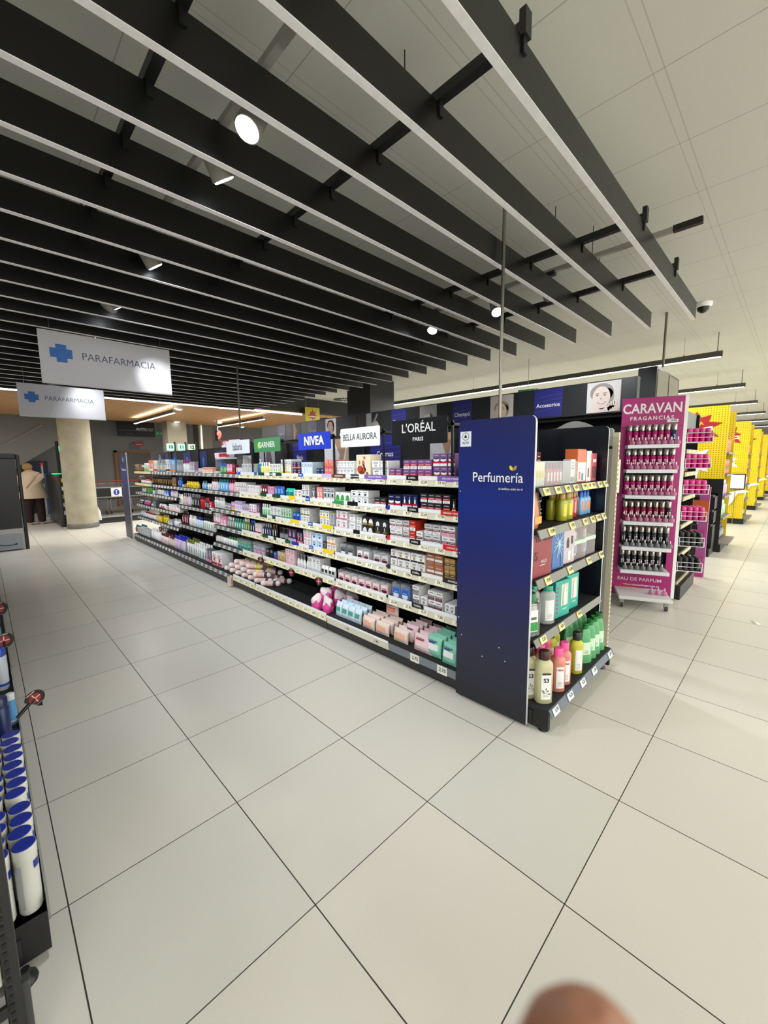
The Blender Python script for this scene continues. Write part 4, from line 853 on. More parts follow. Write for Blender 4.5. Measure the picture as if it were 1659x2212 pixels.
put(OV, 2.30, .565, .514, 'clear oval bottle with teal cap, in front of its twin', 'bottle', 'clear oval bottles', -.6); put(copytree(OV), 2.235, .63, .514, 'clear oval bottle with teal cap, behind on the left', 'bottle', 'clear oval bottles', -.6)
def gift(w, h, d, col, name='gift_box'):
    return MB().box(-w/2, w/2, -d/2, d/2, 0, h, mat(col, .4), .002).build(name)
for i, x in enumerate((2.475, 2.66)):
    g = gift(.165, .235, .09, '#2FA898'); MB().box(-.02, .06, -.0465, -.045, .07, .21, mat('#CFC8BC', .4)).build('window', g)
    bt = MB().lathe([(.018, .075), (.02, .08), (.02, .15), (.012, .165), (.012, .19), (.004, .195)], mat('#E8E2D8', .3), 12, 1, .3, cx=.02, cy=-.048); bt.build('bottle_print', g)
    q = MB(); 
    for k in range(7): q.box(-.07, -.05, -.0462, -.045, .03+.026*k, .044+.026*k, mat('#B04A6A', .5))
    q.box(.0, .05, -.0462, -.045, .045, .05, mat('palegreen')); q.build('lettering', g)
    put(g, x, .585+.01*i, .514, ('teal gift box with pale bottle window, left one of two', 'teal gift box with pale bottle window, right one of two')[i], 'box', 'teal gift boxes', -.12)
put(gift(.10, .225, .05, '#A01824'), 2.40, .68, .514, 'dark red box standing behind the clear oval bottles', 'box')
# level 3
g = gift(.20, .245, .09, '#8A2A34'); put(g, 2.12, .568, .853, 'big dark red gift box beside the blue panel edge', 'box', None, -.06)
txt('HINED', .055, mat('#4A1218'), .02, parent=g, loc=(0, -.0462, .225)); txt('ES', .05, mat('#4A1218'), .02, parent=g, loc=(-.085, -.0462, .12)); txt('WILD', .018, mat('palegrey'), .02, parent=g, loc=(.01, -.0462, .085)); MB().box(-.03, .03, -.0462, -.0455, .064, .067, WHT).build('underline', g)
g = gift(.18, .24, .08, '#3A6AA8'); put(g, 2.32, .57, .853, 'blue gift box with white flower drawing', 'box', None, -.06)
b = MB()
for k in range(14):
    a = 2*PI*k/14+.2; b.tube((.03, -.0415, .15), (.03+.075*math.cos(a)*(.7+.3*(k % 3)/2), -.0415, .15+.09*math.sin(a)*(.7+.3*(k % 2))), .0022, mat('iceblue'), 5)
for dx in (-.05, .05): b.box(dx, dx+.006, -.0415, -.0405, .01, .1, mat('#25437A'))
b.build('flower_print', g)
g = gift(.17, .232, .08, '#C3B4BA'); put(g, 2.51, .575, .853, 'mauve gift box with dark perfume pictures', 'box', None, -.06)
tt = txt('SPRINGFIELD', .02, mat('rose'), .0, parent=g, loc=(-.068, -.0415, .115)); tt.rotation_euler = (0, -PI/2, 0)
MB().box(-.02, .01, -.0415, -.0405, .1, .15, mat('charcoal')).box(-.012, .002, -.0415, -.0405, .15, .165, mat('charcoal')).box(.035, .06, -.0415, -.0405, .12, .17, mat('charcoal')).box(.0, .03, -.042, -.0405, .02, .08, WHT).box(.04, .065, -.042, -.0405, .03, .09, mat('palegrey')).build('perfume_print', g)
for i, x in enumerate((2.70, 2.88)):
    g = MB().box(-.08, .08, -.045, .045, 0, .24, mat('#CDBFC2', .1, 0, 0, 0, .35)).build('gift_pack')
    bb = MB().lathe([(.022, .01), (.026, .02), (.024, .13), (.02, .14), (.024, .142), (.024, .17), (.02, .172)], WHT, 14, 1, .6); bb.box(-.014, .014, -.0175, -.0155, .03, .08, mat('skyblue')); bb.build('bottle', g)
    MB().box(-.082, .082, -.047, .047, .10, .125, mat('palegreen')).build('ribbon', g)
    put(g, x, .575, .853, ('clear gift pack with white bottle and pale ribbon, left one', 'clear gift pack with white bottle and pale ribbon, right one')[i], 'gift pack', 'clear gift packs', -.1)
# level 2
p = MB(); p.loft([[(.055*q*math.cos(a*PI/8), .03*s*math.sin(a*PI/8), z) for a in range(16)] for q, s, z in ((1.05, .5, 0), (1.1, 1, .04), (1.0, .8, .1), (.9, .3, .16), (.85, .05, .2))], mat('#C87A3A', .4)); o = p.build('shower_puff_pack'); MB().box(-.04, .04, -.034, -.02, .03, .07, mat('#E8A050')).build('label', o); put(o, 2.05, .56, 1.127, 'orange soft pack at the left of the second end-cap shelf', 'pack')
p = MB(); p.loft([[(.05*q*math.cos(a*PI/8), .03*s*math.sin(a*PI/8), z) for a in range(16)] for q, s, z in ((.8, .6, 0), (1.1, 1, .05), (1.1, .8, .12), (.6, .5, .2))], mat('#2A2424', .6))
for k in range(60): a = random.uniform(0, 2*PI); z = random.uniform(.02, .17); p.ball((.052*math.cos(a), .03*math.sin(a), z), .004, WHT if k % 2 else mat('charcoal'), n=5)
put(p.build('patterned_pack'), 2.155, .60, 1.127, 'black and white speckled soft pack behind the orange pack', 'pack')
def row(kind, cols, x0, x1, y, z, n, h, desc, cat, lvl, rows=1, dy=.06, name=None):
    pt = (x1-x0)/n
    for r_ in range(rows):
        for i in range(n):
            o = product(kind, cols, pt*.93, h, .05 if kind in ('box', 'boxr') else pt, True); p = posword(i, n); rr = '' if rows == 1 else ('front ', 'rear ')[r_]
            put(o, x0+pt*(i+.5), y+dy*r_, z, f"{p+' ' if p else ''}{rr}{desc}, {lvl} end-cap shelf", cat, f'{desc} items on the end cap', -.3 if kind not in ('box', 'boxr') else -.05)
row('bottle', ['olive', 'olive', 'darkgreen'], 2.33, 2.46, .72, 1.127, 2, .175, 'dark olive bottle standing back', 'bottle', 'second')
row('bottle', ['#A2A42C', 'gold', 'yellow'], 2.42, 2.60, .57, 1.127, 2, .185, 'lime green bottle with gold cap', 'bottle', 'second', 2)
row('bottle', ['crimson', 'gold', 'pink'], 2.61, 2.71, .58, 1.127, 2, .18, 'crimson bottle with gold cap', 'bottle', 'second', 2)
row('bottle', ['brown', 'tan', 'wine'], 2.71, 2.80, .60, 1.127, 2, .18, 'brown bottle with tan cap', 'bottle', 'second', 2)
row('bottle', ['skyblue', 'blue', 'orange'], 2.80, 2.985, .59, 1.127, 3, .165, 'sky blue and orange bottle', 'bottle', 'second', 2)
# level 1
row('tube', ['palegreen', 'white', 'green'], 2.02, 2.11, .60, 1.354, 2, .135, 'pale green tube in a tray', 'tube', 'top')
row('tube', ['paleyellow', 'white', 'yellow'], 2.12, 2.26, .60, 1.354, 4, .135, 'pale yellow tube in a tray', 'tube', 'top')
row('bottle', ['crimson', 'wine', 'white'], 2.28, 2.50, .60, 1.354, 5, .13, 'raspberry red bottle in a tray', 'bottle', 'top')
row('box', ['maroon', 'red', 'gold'], 2.30, 2.56, .78, 1.354, 4, .20, 'dark red carton at the back', 'box', 'top')
o = MB().box(-.3, .3, -.003, 0, 0, .14, PLAST).box(-.3, .3, .1, .103, 0, .14, PLAST).box(-.3, -.297, 0, .1, 0, .14, PLAST).box(.297, .3, 0, .1, 0, .14, PLAST).build('display_tray'); o.location = (2.30, .54, 1.355); tag(o, 'clear plastic tray holding tubes on the top end-cap shelf', 'tray')
row('box', ['white', 'black', 'white'], 2.56, 2.63, .585, 1.354, 1, .15, 'white carton with black dot', 'box', 'top')
g = gift(.15, .215, .08, '#C8622A'); MB().box(-.072, .072, -.0415, -.0405, .09, .13, WHT).box(-.072, .072, -.0415, -.0405, .01, .088, mat('#D8E4EC')).box(-.05, -.02, -.042, -.0405, .02, .07, mat('orange')).box(.0, .03, -.042, -.0405, .015, .06, mat('blue')).build('front_print', g)
put(g, 2.71, .59, 1.354, 'orange box with white front card, tallest on the top end-cap shelf', 'box')
g = gift(.09, .205, .08, '#E4E0DA'); MB().box(.03, .043, -.0415, -.0405, .02, .19, mat('orange')).box(-.02, .0, -.0415, -.0405, .03, .09, mat('navy')).build('front_print', g); put(g, 2.845, .59, 1.354, 'white box with orange edge right of the orange box', 'box')
g = gift(.09, .19, .07, '#B8405A'); MB().box(-.035, .035, -.0365, -.0355, .02, .1, mat('maroon')).box(-.03, .03, -.0365, -.0355, .13, .15, mat('blush')).build('front_print', g); put(g, 2.96, .59, 1.354, 'pink red box at the right end of the top end-cap shelf', 'box')
# grey arched panel and perforated upright behind the end cap
t = thing('arched_side_panel', 'light grey arched panel with perforated strip behind the black end panel', 'display panel', (3.3, 0, 0))
pts = [(.545, .22), (1.05, .22), (1.05, 1.74), (1.0, 1.755)]+[(.97-.28*k/8, 1.755+.05*math.sin(PI*k/8)) for k in range(9)]+[(.64, 1.742), (.56, 1.735), (.545, 1.72)]
MB().prism(pts, 0, .02, mat('#A6A6A2', .5), axis='x').build('board', t); MB().box(-.002, 0, .547, .62, 1.58, 1.60, BLK).build('black_clip', t)
b = MB().box(.0, .03, .505, .545, .0, 1.70, mat('#CFC8B0', .6))
for k in range(46): b.box(.009, .021, .5035, .505, .05+.035*k, .068+.035*k, mat('#7E7866', .6))
b.build('perforated_upright', t); MB().box(.03, .075, .505, .52, 1.25, 1.5, mat('#DCD6BE', .6)).build('paper_tag', t)
# thin service poles
tag(MB().tube((2.5, 1.03, 1.74), (2.5, 1.03, ZC), .011, mat('#8A867C', .35, .8), 10).build('service_pole'), 'thin metal service pole rising from behind the blue panel to the ceiling', 'pole')
tag(MB().tube((6.04, .83, 2.63), (6.04, .83, ZC), .014, mat('#77736A', .35, .8), 10).build('service_pole'), 'thin metal pole between the mirrored box and the ceiling', 'pole')
# ------------------------------------------------------------------ things on the bottom shelf
RW = mat('#E4D6D2', .5); PADM = mat('#DEDAD6', .7)
def pads(x, y, z, ang, band, desc, grp):
    b = MB(); L = .2; r = .031; n = 12
    b.loft([[(u, r*q*math.cos(2*PI*i/n), r+r*q*math.sin(2*PI*i/n)) for i in range(n)] for u, q in ((-L/2-.012, .3), (-L/2, .9), (-L/2+.01, 1), (L/2-.01, 1), (L/2, .9), (L/2+.012, .3))], PADM)
    o = b.build('cotton_pad_roll'); s = MB()
    s.loft([[(u, (r+.0008)*math.cos(2*PI*i/n), r+(r+.0008)*math.sin(2*PI*i/n)) for i in range(n)] for u in (-L*.3, L*.12)], mat('#D6B0AC', .5), False)
    s.loft([[(u, (r+.0012)*math.cos(2*PI*i/n), r+(r+.0012)*math.sin(2*PI*i/n)) for i in range(n)] for u in (L*.16, L*.34)], mat(band, .5), False); s.build('wrapper_band', o)
    o.location = (x, y, z); o.rotation_euler = (0, 0, ang); return tag(o, desc, 'cotton pads', grp)
k = 0; ZB = .144
for lay in range(3):
    for c_ in range(7-lay*2):
        for r_ in range(2):
            col = 'salmon' if c_+lay < 3 else ('yellow' if c_+lay < 5 else 'plum'); y = 4.53-.16*c_-.10*lay; x = 2.10+.15*r_+.02*lay
            pads(x, y, ZB+.056*lay, -.95+random.uniform(-.1, .1), col, f"{col}-banded cotton pad roll, {('bottom', 'middle', 'upper')[lay]} layer, {('front', 'rear')[r_]}, {ORD[c_+1]} from left", 'cotton pad rolls on the bottom shelf')
# pink cotton ball bags
def soft_bag(x, y, z, s, top, bot, desc, i, name='cotton_ball_bag', grp='pink cotton bags'):
    rnd = random.Random(i*7+1); b = MB(); n = 26; m = 18; mt, mb_ = mat(top, .35), mat(bot, .3)
    lobes = [(Vector((rnd.uniform(-1, 1), rnd.uniform(-1, 1), rnd.uniform(-1, 1))).normalized(), rnd.uniform(.1, .30), rnd.choice((6, 10, 16))) for _ in range(26)]; V = []
    for j in range(m+1):
        t_ = PI*j/m-PI/2
        for k in range(n):
            a = 2*PI*k/n; d = Vector((math.cos(t_)*math.cos(a), math.cos(t_)*math.sin(a), math.sin(t_))); r_ = .66
            for l, h, e in lobes: r_ += h*max(0, d.dot(l))**e*.55
            V.append((s*.78*r_*d.x, s*.62*r_*d.y, max(0, s*.62+s*.98*r_*d.z)))
    F = [[], []]
    for j in range(m):
        for k in range(n):
            q = [j*n+k, j*n+(k+1) % n, (j+1)*n+(k+1) % n, (j+1)*n+k]; F[0 if V[q[0]][2]+.012*math.sin(k*.9+i)*1.5 > s*.72 else 1].append(q)
    b.add(V, F[0], mt, False); b.add(V, F[1], mb_, False)
    for k in range(9): a = rnd.uniform(0, 6.28); zz = s*rnd.uniform(.2, .6); b.ball((s*.5*math.cos(a), s*.40*math.sin(a), zz), s*.12, mb_ if k % 2 else mat('pink', .3), 1, 1, .5, 6)
    o = b.build(name); o.location = (x, y, z); o.rotation_euler = (rnd.uniform(-.2, .1), rnd.uniform(-.1, .1), -PI/2+rnd.uniform(-.3, .3)); return tag(o, desc, 'bag', grp)
for i, (x, y, z, s, d_) in enumerate(((2.06, 2.63, ZB, .10, 'front left, slumped over the lip'), (2.08, 2.49, ZB, .10, 'front right, beside the pale wipes'), (2.20, 2.66, ZB, .115, 'standing second row, left'), (2.21, 2.50, ZB, .12, 'standing second row, right'), (2.33, 2.60, ZB, .115, 'third row, in shade'), (2.33, 2.44, ZB, .11, 'third row, right of the shaded one'), (2.12, 2.57, ZB+.08, .09, 'lying on top of the front pair'), (2.24, 2.58, ZB+.10, .10, 'topmost, on the second row'))):
    soft_bag(x, y, z, s, '#E6DCE0', '#DE4A98', 'pink and white cotton ball bag, '+d_, i+3)
# wipes packets
def wipes(x, y, z, w_, h, d, cols, desc, grp, lean=.0, rz=0., text=None):
    o = link('wipes_packet', pouch(cols, w_, h, d)); 
    if text: txt(text, h*.13, mat('slate'), .02, parent=o, loc=(-w_*.05, -d/2-.0022, h*.84))
    o.location = (x, y, z+.004); o.rotation_euler = (lean, 0, -PI/2+rz+random.uniform(-.06, .06)); o.rotation_mode = 'XYZ'; return tag(o, desc, 'wipes pack', grp)
k = 0
for i in range(4):
    for j in range(3): wipes(2.08+.055*j, 2.33-.085*i, ZB, .082, .12, .04, ('iceblue', 'seagreen', 'white'), f"pale aqua wipes packet, {('front', 'middle', 'back')[j]} row, {posword(i, 4)}, beside pink bags", 'pale aqua wipes packets', -.15)
for g0, (yy, nm) in enumerate(((1.93, 'left'), (1.77, 'middle'), (1.57, 'right'))):
    for j in range(4): wipes(2.07+.05*j, yy, ZB, .15, .095, .045, ('#E8D3C8', 'peach', 'cream'), f"peach and cream wipes packet, {nm} pile, {ORD[j+1]} from the front", 'peach wipes packets', -.12)
wipes(2.22, 1.80, ZB+.10, .13, .115, .045, ('#EBD0C8', 'salmon', 'white'), 'peach wipes packet standing on top of the middle peach pile', 'peach wipes packets', 0, .1)
for j in range(5): wipes(2.06+.052*j, 1.345, ZB, .165, .118, .048, ('#E9CCD0', 'blush', 'crimson'), f"pale pink wipes packet, {ORD[j+1]} from the front, right of the peach piles", 'pale pink wipes packets', -.1, 0, 'Sudante' if j == 0 else None)
for j in range(4): wipes(2.14+.052*j, 1.52-.0*j, ZB, .12, .118, .045, ('#E4C6CC', 'blush', 'royal'), f"pale pink wipes packet, {ORD[j+1]} from front, in the half-hidden back pile", 'pale pink wipes packets', -.1, 0, 'Sudante' if j == 0 else None)
for cnum, yy in enumerate((1.245, 1.10)):
    for j in range(5): wipes(2.045+.018*(1-cnum)+.05*j, yy, ZB, .125, .135, .046, ('#86CDB4', 'white', 'royal'), f"mint green wipes packet, {('left', 'right')[cnum]} pile, {ORD[j+1]} from the front", 'mint green wipes packets', -.12, 0, 'Sudante' if j == 0 else None)
# round badges (wobblers)
def badge(loc, rz, s, label, tilt=0., stem=None):
    t = thing('shelf_badge', label, 'shelf badge', loc, rz, 'round black price badges'); b = MB(); n = 22
    pts = []
    for i in range(n+1):
        a = -.75*PI/2+PI/2*0+(-PI*.25)+(1.5*PI)*i/n; pts.append((s*math.cos(a), s*math.sin(a)))
    pts.append((0, -s*1.45)); b.M = Matrix.Rotation(tilt, 4, 'Y'); b.prism(pts, -.001, .001, mat('#17110F', .35)); b.build('card', t)
    e = MB(); e.M = Matrix.Rotation(tilt, 4, 'Y'); e.ell(0, 0, s*.62, s*.62, -.0018, mat('#8E2020', .4)); e.M = e.M @ Matrix.Rotation(.0, 4, 'Y'); e.box(-s*.56, s*.56, -.0026, -.0018, -s*.05, s*.05, mat('#E8C8B8')); e.box(-s*.05, s*.05, -.0026, -.0018, -s*.56, s*.56, mat('#E8C8B8')); e.build('emblem', t)
    q = MB(); q.M = Matrix.Rotation(tilt, 4, 'Y'); q.box(-s*.45, s*.45, -.0018, -.001, s*.74, s*.84, mat('#C8B8B0')); q.box(-s*.35, s*.35, -.0018, -.001, -s*.88, -s*.78, mat('#8A7A74')); q.build('lettering', t)
    if stem: MB().bar((0, .002, 0), stem, .012, mat('#1A1A1A', .4)).build('stem', t)
for x, y, z, l in ((2.06, 3.70, .425, 'left of the three badges over the cotton pads'), (2.06, 3.07, .405, 'middle badge of three over the empty bottom shelf'), (2.06, 2.60, .41, 'badge directly above the pink cotton bags'), (2.04, 7.19, .40, 'far badge among the white bottles of the far bays')):
    badge((x, y, z), -PI/2+.5, .04, 'round black and red badge, '+l, 0, (.05, .04, -.0))
t = tag(MB().prism([(-.03, -.07), (.03, -.06), (.03, .06), (-.03, .05)], -.002, .002, mat('#C9B8AE', .5)).prism([(.035, -.07), (.055, -.065), (.055, .05), (.035, .04)], .0, .003, mat('#A88878', .5)).build('hanging_leaflet', None, (1.96, 4.32, .085), -PI/2+.4), 'small beige leaflet hanging from the bottom shelf edge near the cotton pads', 'leaflet')
# ------------------------------------------------------------------ left unit
t = thing('left_shelving', 'black low shelving deck at the left edge holding deodorant cans', 'shelving', (0, 0, 0))
b = MB().box(-.60, -.055, 1.06, 9.0, .13, .155, DECK, .002)
for i in range(60):
    for j in range(2): b.box(-.10-.03*j, -.092-.03*j, 1.1+.03*i, 1.112+.03*i, .155, .1555, BLK)
b.build('base_deck', t); MB().box(-.60, -.09, 1.10, 9.0, .0, .13, BLK).box(-.60, -.055, 1.055, 1.10, .03, .155, mat('#1A1A1C', .5)).box(-.50, -.12, 1.05, 1.056, .06, .12, mat('#222224', .5)).build('plinth', t)
MB().lathe([(.03, 0), (.028, .012), (.012, .02), (.012, .04)], BLK, 10, cx=-.12, cy=1.03).build('leveling_foot', t)
MB().box(-.055, -.049, 1.06, 9.0, .12, .19, mat('#B8BCB8', .2, 0, 0, .5)).build('front_lip', t)
MB().box(-.62, -.60, 1.06, 9.0, 0, 1.3, mat('#1A1C20', .5)).build('back_panel', t)
t = thing('front_display_frame', 'black perforated upright and pale panel at the bottom left corner', 'display frame', (0, 0, 0))
b = MB().box(-.150, -.122, .80, .84, 0, 1.0, mat('#1C1C1E', .45))
for k in range(40): b.box(-.146, -.138, .798, .80, .02+.024*k, .033+.024*k, mat('#050505', .6))
b.build('upright', t); MB().box(-.50, -.153, .81, .83, .25, .62, mat('#C9C7B4', .5), .004).build('pale_panel', t); MB().box(-.5, -.152, .80, .835, .05, .235, mat('#6E6C68', .5)).box(-.5, -.15, .79, .80, .18, .21, BLK).build('kick_panel', t)
MB().box(-.122, -.108, .815, .835, 0, .22, mat('#4C4E50', .4, .5)).build('metal_foot', t)
CAN = MB(); CAN.lathe([(.026, 0), (.028, .006), (.028, .178), (.029, .18), (.029, .214)], mat('#DCDCD4', .3), 20); cm_ = CAN.mesh('can')
c2 = MB(); c2.loft([[(.0285*math.cos(2*PI*i/20), .0285*math.sin(2*PI*i/20), .2145) for i in range(20)], [(.026*math.cos(2*PI*i/20), .026*math.sin(2*PI*i/20), .2165) for i in range(20)]], mat('#1C2E92', .3)); c2m = c2.mesh('cap')
c3 = MB(); c3.lathe([(.0284, .03), (.0284, .12)], mat('#B4B8B8', .35), 20, caps=False); c3.v = [v for v in c3.v]; 
def strip_on(r, z0, z1, a0, a1, m, n=8):
    b = MB(); b.add([(r*math.cos(a0+(a1-a0)*i/n), r*math.sin(a0+(a1-a0)*i/n), z) for z in (z0, z1) for i in range(n+1)], [[i, i+1, n+2+i, n+1+i] for i in range(n)], m, True); return b
c3 = strip_on(.0285, .02, .165, -2.5, -1.95, mat('#A9AEB4', .35)); b4 = strip_on(.0287, .14, .165, -.9, -.2, mat('#1C2E92', .35)); 
for src in (b4,):
    off = len(c3.v); c3.v += src.v
    for f in src.f: c3.f.append([off+i for i in f]); c3.mi.append(c3.mid(src.ms[0])); c3.sm.append(True)
c3m = c3.mesh('label')
kk = 0
for j in range(12):
    for i in range(3 if j else 2):
        y = 1.105+.062*j+(.03 if j > 3 else 0); x = -.088-.062*i-(.006 if j % 3 == 1 else 0)
        o = link('deodorant_can', cm_, None, (x, y, .156)); link('cap', c2m, o); link('label', c3m, o); o.rotation_euler.z = random.uniform(-.3, .3)
        tag(o, f"white deodorant can with flat blue cap, row {ORD[j+1]}, {('outer', 'middle', 'inner')[i]} column at left edge", 'deodorant can', 'white deodorant cans')
def can(x, y, body, cap, h, r, lab):
    b = MB().lathe([(r*.93, 0), (r, .006), (r, h*.78), (r*.9, h*.8)], mat(body, .3), 20); o = b.build('spray_can', None, (x, y, .156)); MB().lathe([(r*.9, h*.79), (r*.92, h*.97), (r*.7, h)], mat(cap, .3), 20).build('cap', o); MB().lathe([(r*1.01, h*.1), (r*1.01, h*.16)], mat(cap, .3), 20, caps=False).build('label_band', o); return tag(o, lab, 'spray can', 'spray cans at the left edge')
can(-.115, 2.15, '#1A2A5A', '#16224A', .25, .033, 'dark navy spray can lying before the badges at the left edge'.replace('lying before', 'standing beneath')); can(-.16, 2.3, '#16204A', '#2A4AB0', .22, .03, 'navy can with brighter blue cap, behind the dark navy can')
can(-.10, 2.85, '#C9D2DA', '#2A4CB8', .26, .033, 'white spray can with royal blue cap beneath the round badge'); can(-.16, 2.95, '#5A9AD0', '#2A4CB8', .24, .03, 'sky blue spray can beside the white one'); can(-.11, 3.5, '#6AA8DC', '#D8E0E8', .25, .033, 'pale blue spray can farthest along the left deck'); can(-.075, 2.35, '#5AA0D8', '#E8ECEE', .17, .02, 'slim light blue can behind the navy cans')
badge((.012, 2.15, .345), .3, .042, 'teardrop black badge with red disc, leaning out over the left floor', -.5, (-.075, .0, -.06)); badge((-.07, 2.95, .42), .3, .05, 'black badge with red disc at the left picture edge, middle height', 0, (.0, .0, -.2)); badge((-.075, 3.75, .42), .3, .055, 'topmost black badge with red disc at the left picture edge', 0, (.0, .0, -.2))
# ------------------------------------------------------------------ second gondola, header, mirror box
t = thing('rear_shelving', 'tall black rear shelving with dark poster header above', 'shelving', (0, 0, 0)); G2 = t
MB().box(5.0, 5.1, .835, 9.0, 2.02, 2.385, mat('#222428', .35)).build('header', t); MB().box(5.45, 5.5, .9, 9.0, 0, 2.02, BLK).box(5.3, 5.4, .90, .96, 0, 2.02, BLK).box(5.1, 5.5, .9, 9.0, 1.98, 2.02, BLK).build('back_panel', t)
MB().box(5.05, 5.95, .9, 9.0, 0, .12, BLK).build('plinth', t)
for z in (.5, .85, 1.2, 1.55): MB().box(5.06, 5.45, .9, 9.0, z-.03, z, DECK).build('shelf', t)
for y0, y1, kd, s in ((.99, 1.34, 'smile', None), (1.62, 1.97, 'blue', 'Accesorios'), (2.26, 2.60, 'girl', None), (2.9, 3.23, 'blue', 'Champú'), (3.53, 3.87, 'grey', None), (4.16, 4.5, 'blue', 'Xampua'), (4.79, 5.14, 'hair', None), (5.4, 5.74, 'dark', None), (6.03, 6.37, 'brunette', None), (6.66, 6.99, 'blue', 'Kremak'), (7.27, 7.64, 'profile', None), (7.9, 8.23, 'blue', 'Fijación')):
    poster(t, y0, y1, 2.035, 2.372, 4.999, kd, s)
t = thing('mirrored_box', 'black box with mirrored panes above the pink perfume display', 'display box', (5.9, .86, 2.15)); MB().box(0, 1.3, 0, .2, 0, .48, BLK).build('body', t)
for i in range(2): MB().box(.05+.62*i, .60+.62*i, -.004, 0, .03, .45, mat('#9A9C98', .06, .9)).build('mirror', t)
# plain white cover pieces atop the first gondola
for i, (a, c) in enumerate(((.99+.05, 1.2), (1.78, 1.95), (2.36, 2.75))):
    tag(MB().box(2.47, 2.53, a, c, 1.742, 1.785, mat('#DCE8EE', .4)).build('white_cover'), ('right', 'middle', 'left')[i]+' white cover piece on top of the long shelving back', 'cover')
# ------------------------------------------------------------------ pink perfume display
ang = math.atan2(.892-.392, 4.729-4.940)      # along the face
u = Vector((math.cos(ang), math.sin(ang), 0))
t = thing('perfume_display', 'tall magenta rolling perfume display with white shelves and lettering', 'display stand', (4.8345, .642, 0), ang+PI, None)
MG = mat('#A2126A', .4); W = .543; Hh = 2.125
# local: +x is right in view, -y is towards the viewer
MB().box(-W/2, W/2, 0, .02, 1.83, Hh, MG, .004).box(-W/2, -W/2+.05, 0, .02, .05, 1.83, MG).box(W/2-.062, W/2, 0, .02, .05, 1.83, MG).box(-W/2+.05, W/2-.062, 0, .02, .10, .33, MG).build('frame', t)
MB().box(W/2, W/2+.03, .0, .04, .05, Hh-.003, WHT).build('side_trim', t)
MB().box(-W/2+.04, W/2-.05, .12, .135, .1, 1.83, mat('#141A3C', .5)).build('back_board', t)
txt('CARAVAN', .098, mat('#E4DDE2'), .03, sx=.80, sp=1.02, parent=t, loc=(-.005, -.0015, 2.01)); txt('FRAGANCIAS', .038, mat('#E4DDE2'), .03, sx=.95, sp=1.35, parent=t, loc=(-.005, -.0015, 1.915))
txt('EAU DE PARFUM', .036, mat('#E8D8E2'), .006, sx=1.1, parent=t, loc=(-.02, -.0015, .225)); txt('www.caravanfragancias.es', .020, mat('#E8D8E2'), .02, sx=1.15, parent=t, loc=(-.0, -.0015, .165))
c = MB().box(.13, .225, -.003, -.001, 1.868, 1.898, mat('#E0DCD4')); c.build('price_card', t); txt('19,95', .018, INK, .02, parent=t, loc=(.185, -.0036, 1.883), name='price')
MB().prism([(-.2, .12), (.1, .12), (-.2, .17)], -.002, -.0005, mat('crimson')).build('red_print', t)
SZ = [1.645, 1.40, 1.14, .872, .61, .365]
for z in SZ: MB().box(-W/2+.045, W/2-.066, -.19, .12, z-.035, z, mat('#DCDEE4', .35), .003).build('shelf', t)
MB().box(-W/2+.02, W/2-.06, -.36, .1, .10, .135, mat('#D6D6D8', .4), .006).build('base_shelf', t)
for x in (-W/2+.06, W/2-.1):
    cs = MB().lathe([(.026, -.012), (.026, .012)], mat('#2A2A2C', .4), 14); cs.v = [(v[2], v[0], v[1]+.027) for v in cs.v]; cs.box(-.018, .018, -.012, .02, .03, .10, STEEL); cs.build('caster', t, (x, -.29, 0))
PERF = {}
def perfume(body, capc, num, i):
    key = (body, capc)
    if key not in PERF:
        b = MB().lathe([(.021, 0), (.022, .004), (.022, .108), (.012, .116), (.012, .12)], mat(body, .12, 0, 0, .15, 1, .5), 16); m1 = b.mesh('perfume'); m2 = MB().lathe([(.0205, .118), (.0215, .122), (.0215, .165), (.019, .168)], mat('#A8A49E', .2, .85), 14).mesh('cap'); PERF[key] = (m1, m2)
    m1, m2 = PERF[key]; o = link('perfume_bottle', m1); link('cap', m2, o); o.scale = (1.06, 1.06, 1.2)
    if num: txt(num, .038, mat('#F0DCE8'), .01, sx=.62, parent=o, loc=(0, -.0228, .062), name='number')
    return o
tm = MB().lathe([(.02, 0), (.024, .006), (.024, .03), (.01, .043), (.007, .046)], mat('#E0A0C0', .1, 0, 0, .5), 12).mesh('tester'); tg = MB().lathe([(.02, 0), (.024, .006), (.024, .03), (.01, .043), (.007, .046)], mat('#A0A4A6', .1, 0, 0, .5), 12).mesh('tester'); tc = MB().lathe([(.008, .045), (.008, .072)], mat('#C8C8CC', .2, .4), 10).mesh('cap')
NUM = [['1', '2', '3', '5', '7', '8', '9', '2'], ['22', '23', '24', '26', '27', '28', '29', '30'], ['34', '35', '36', '37', '38', '39', '41', '42'], ['43', '44', '46', '48', '47', '50', '52', '10'], ['11', '2', '12', '14', '15', '16', '17', '1'], ['19', '20', '53', '54', '55', '57', '51']]
T = Matrix.Translation((4.8345, .642, 0)) @ Matrix.Rotation(ang+PI, 4, 'Z')
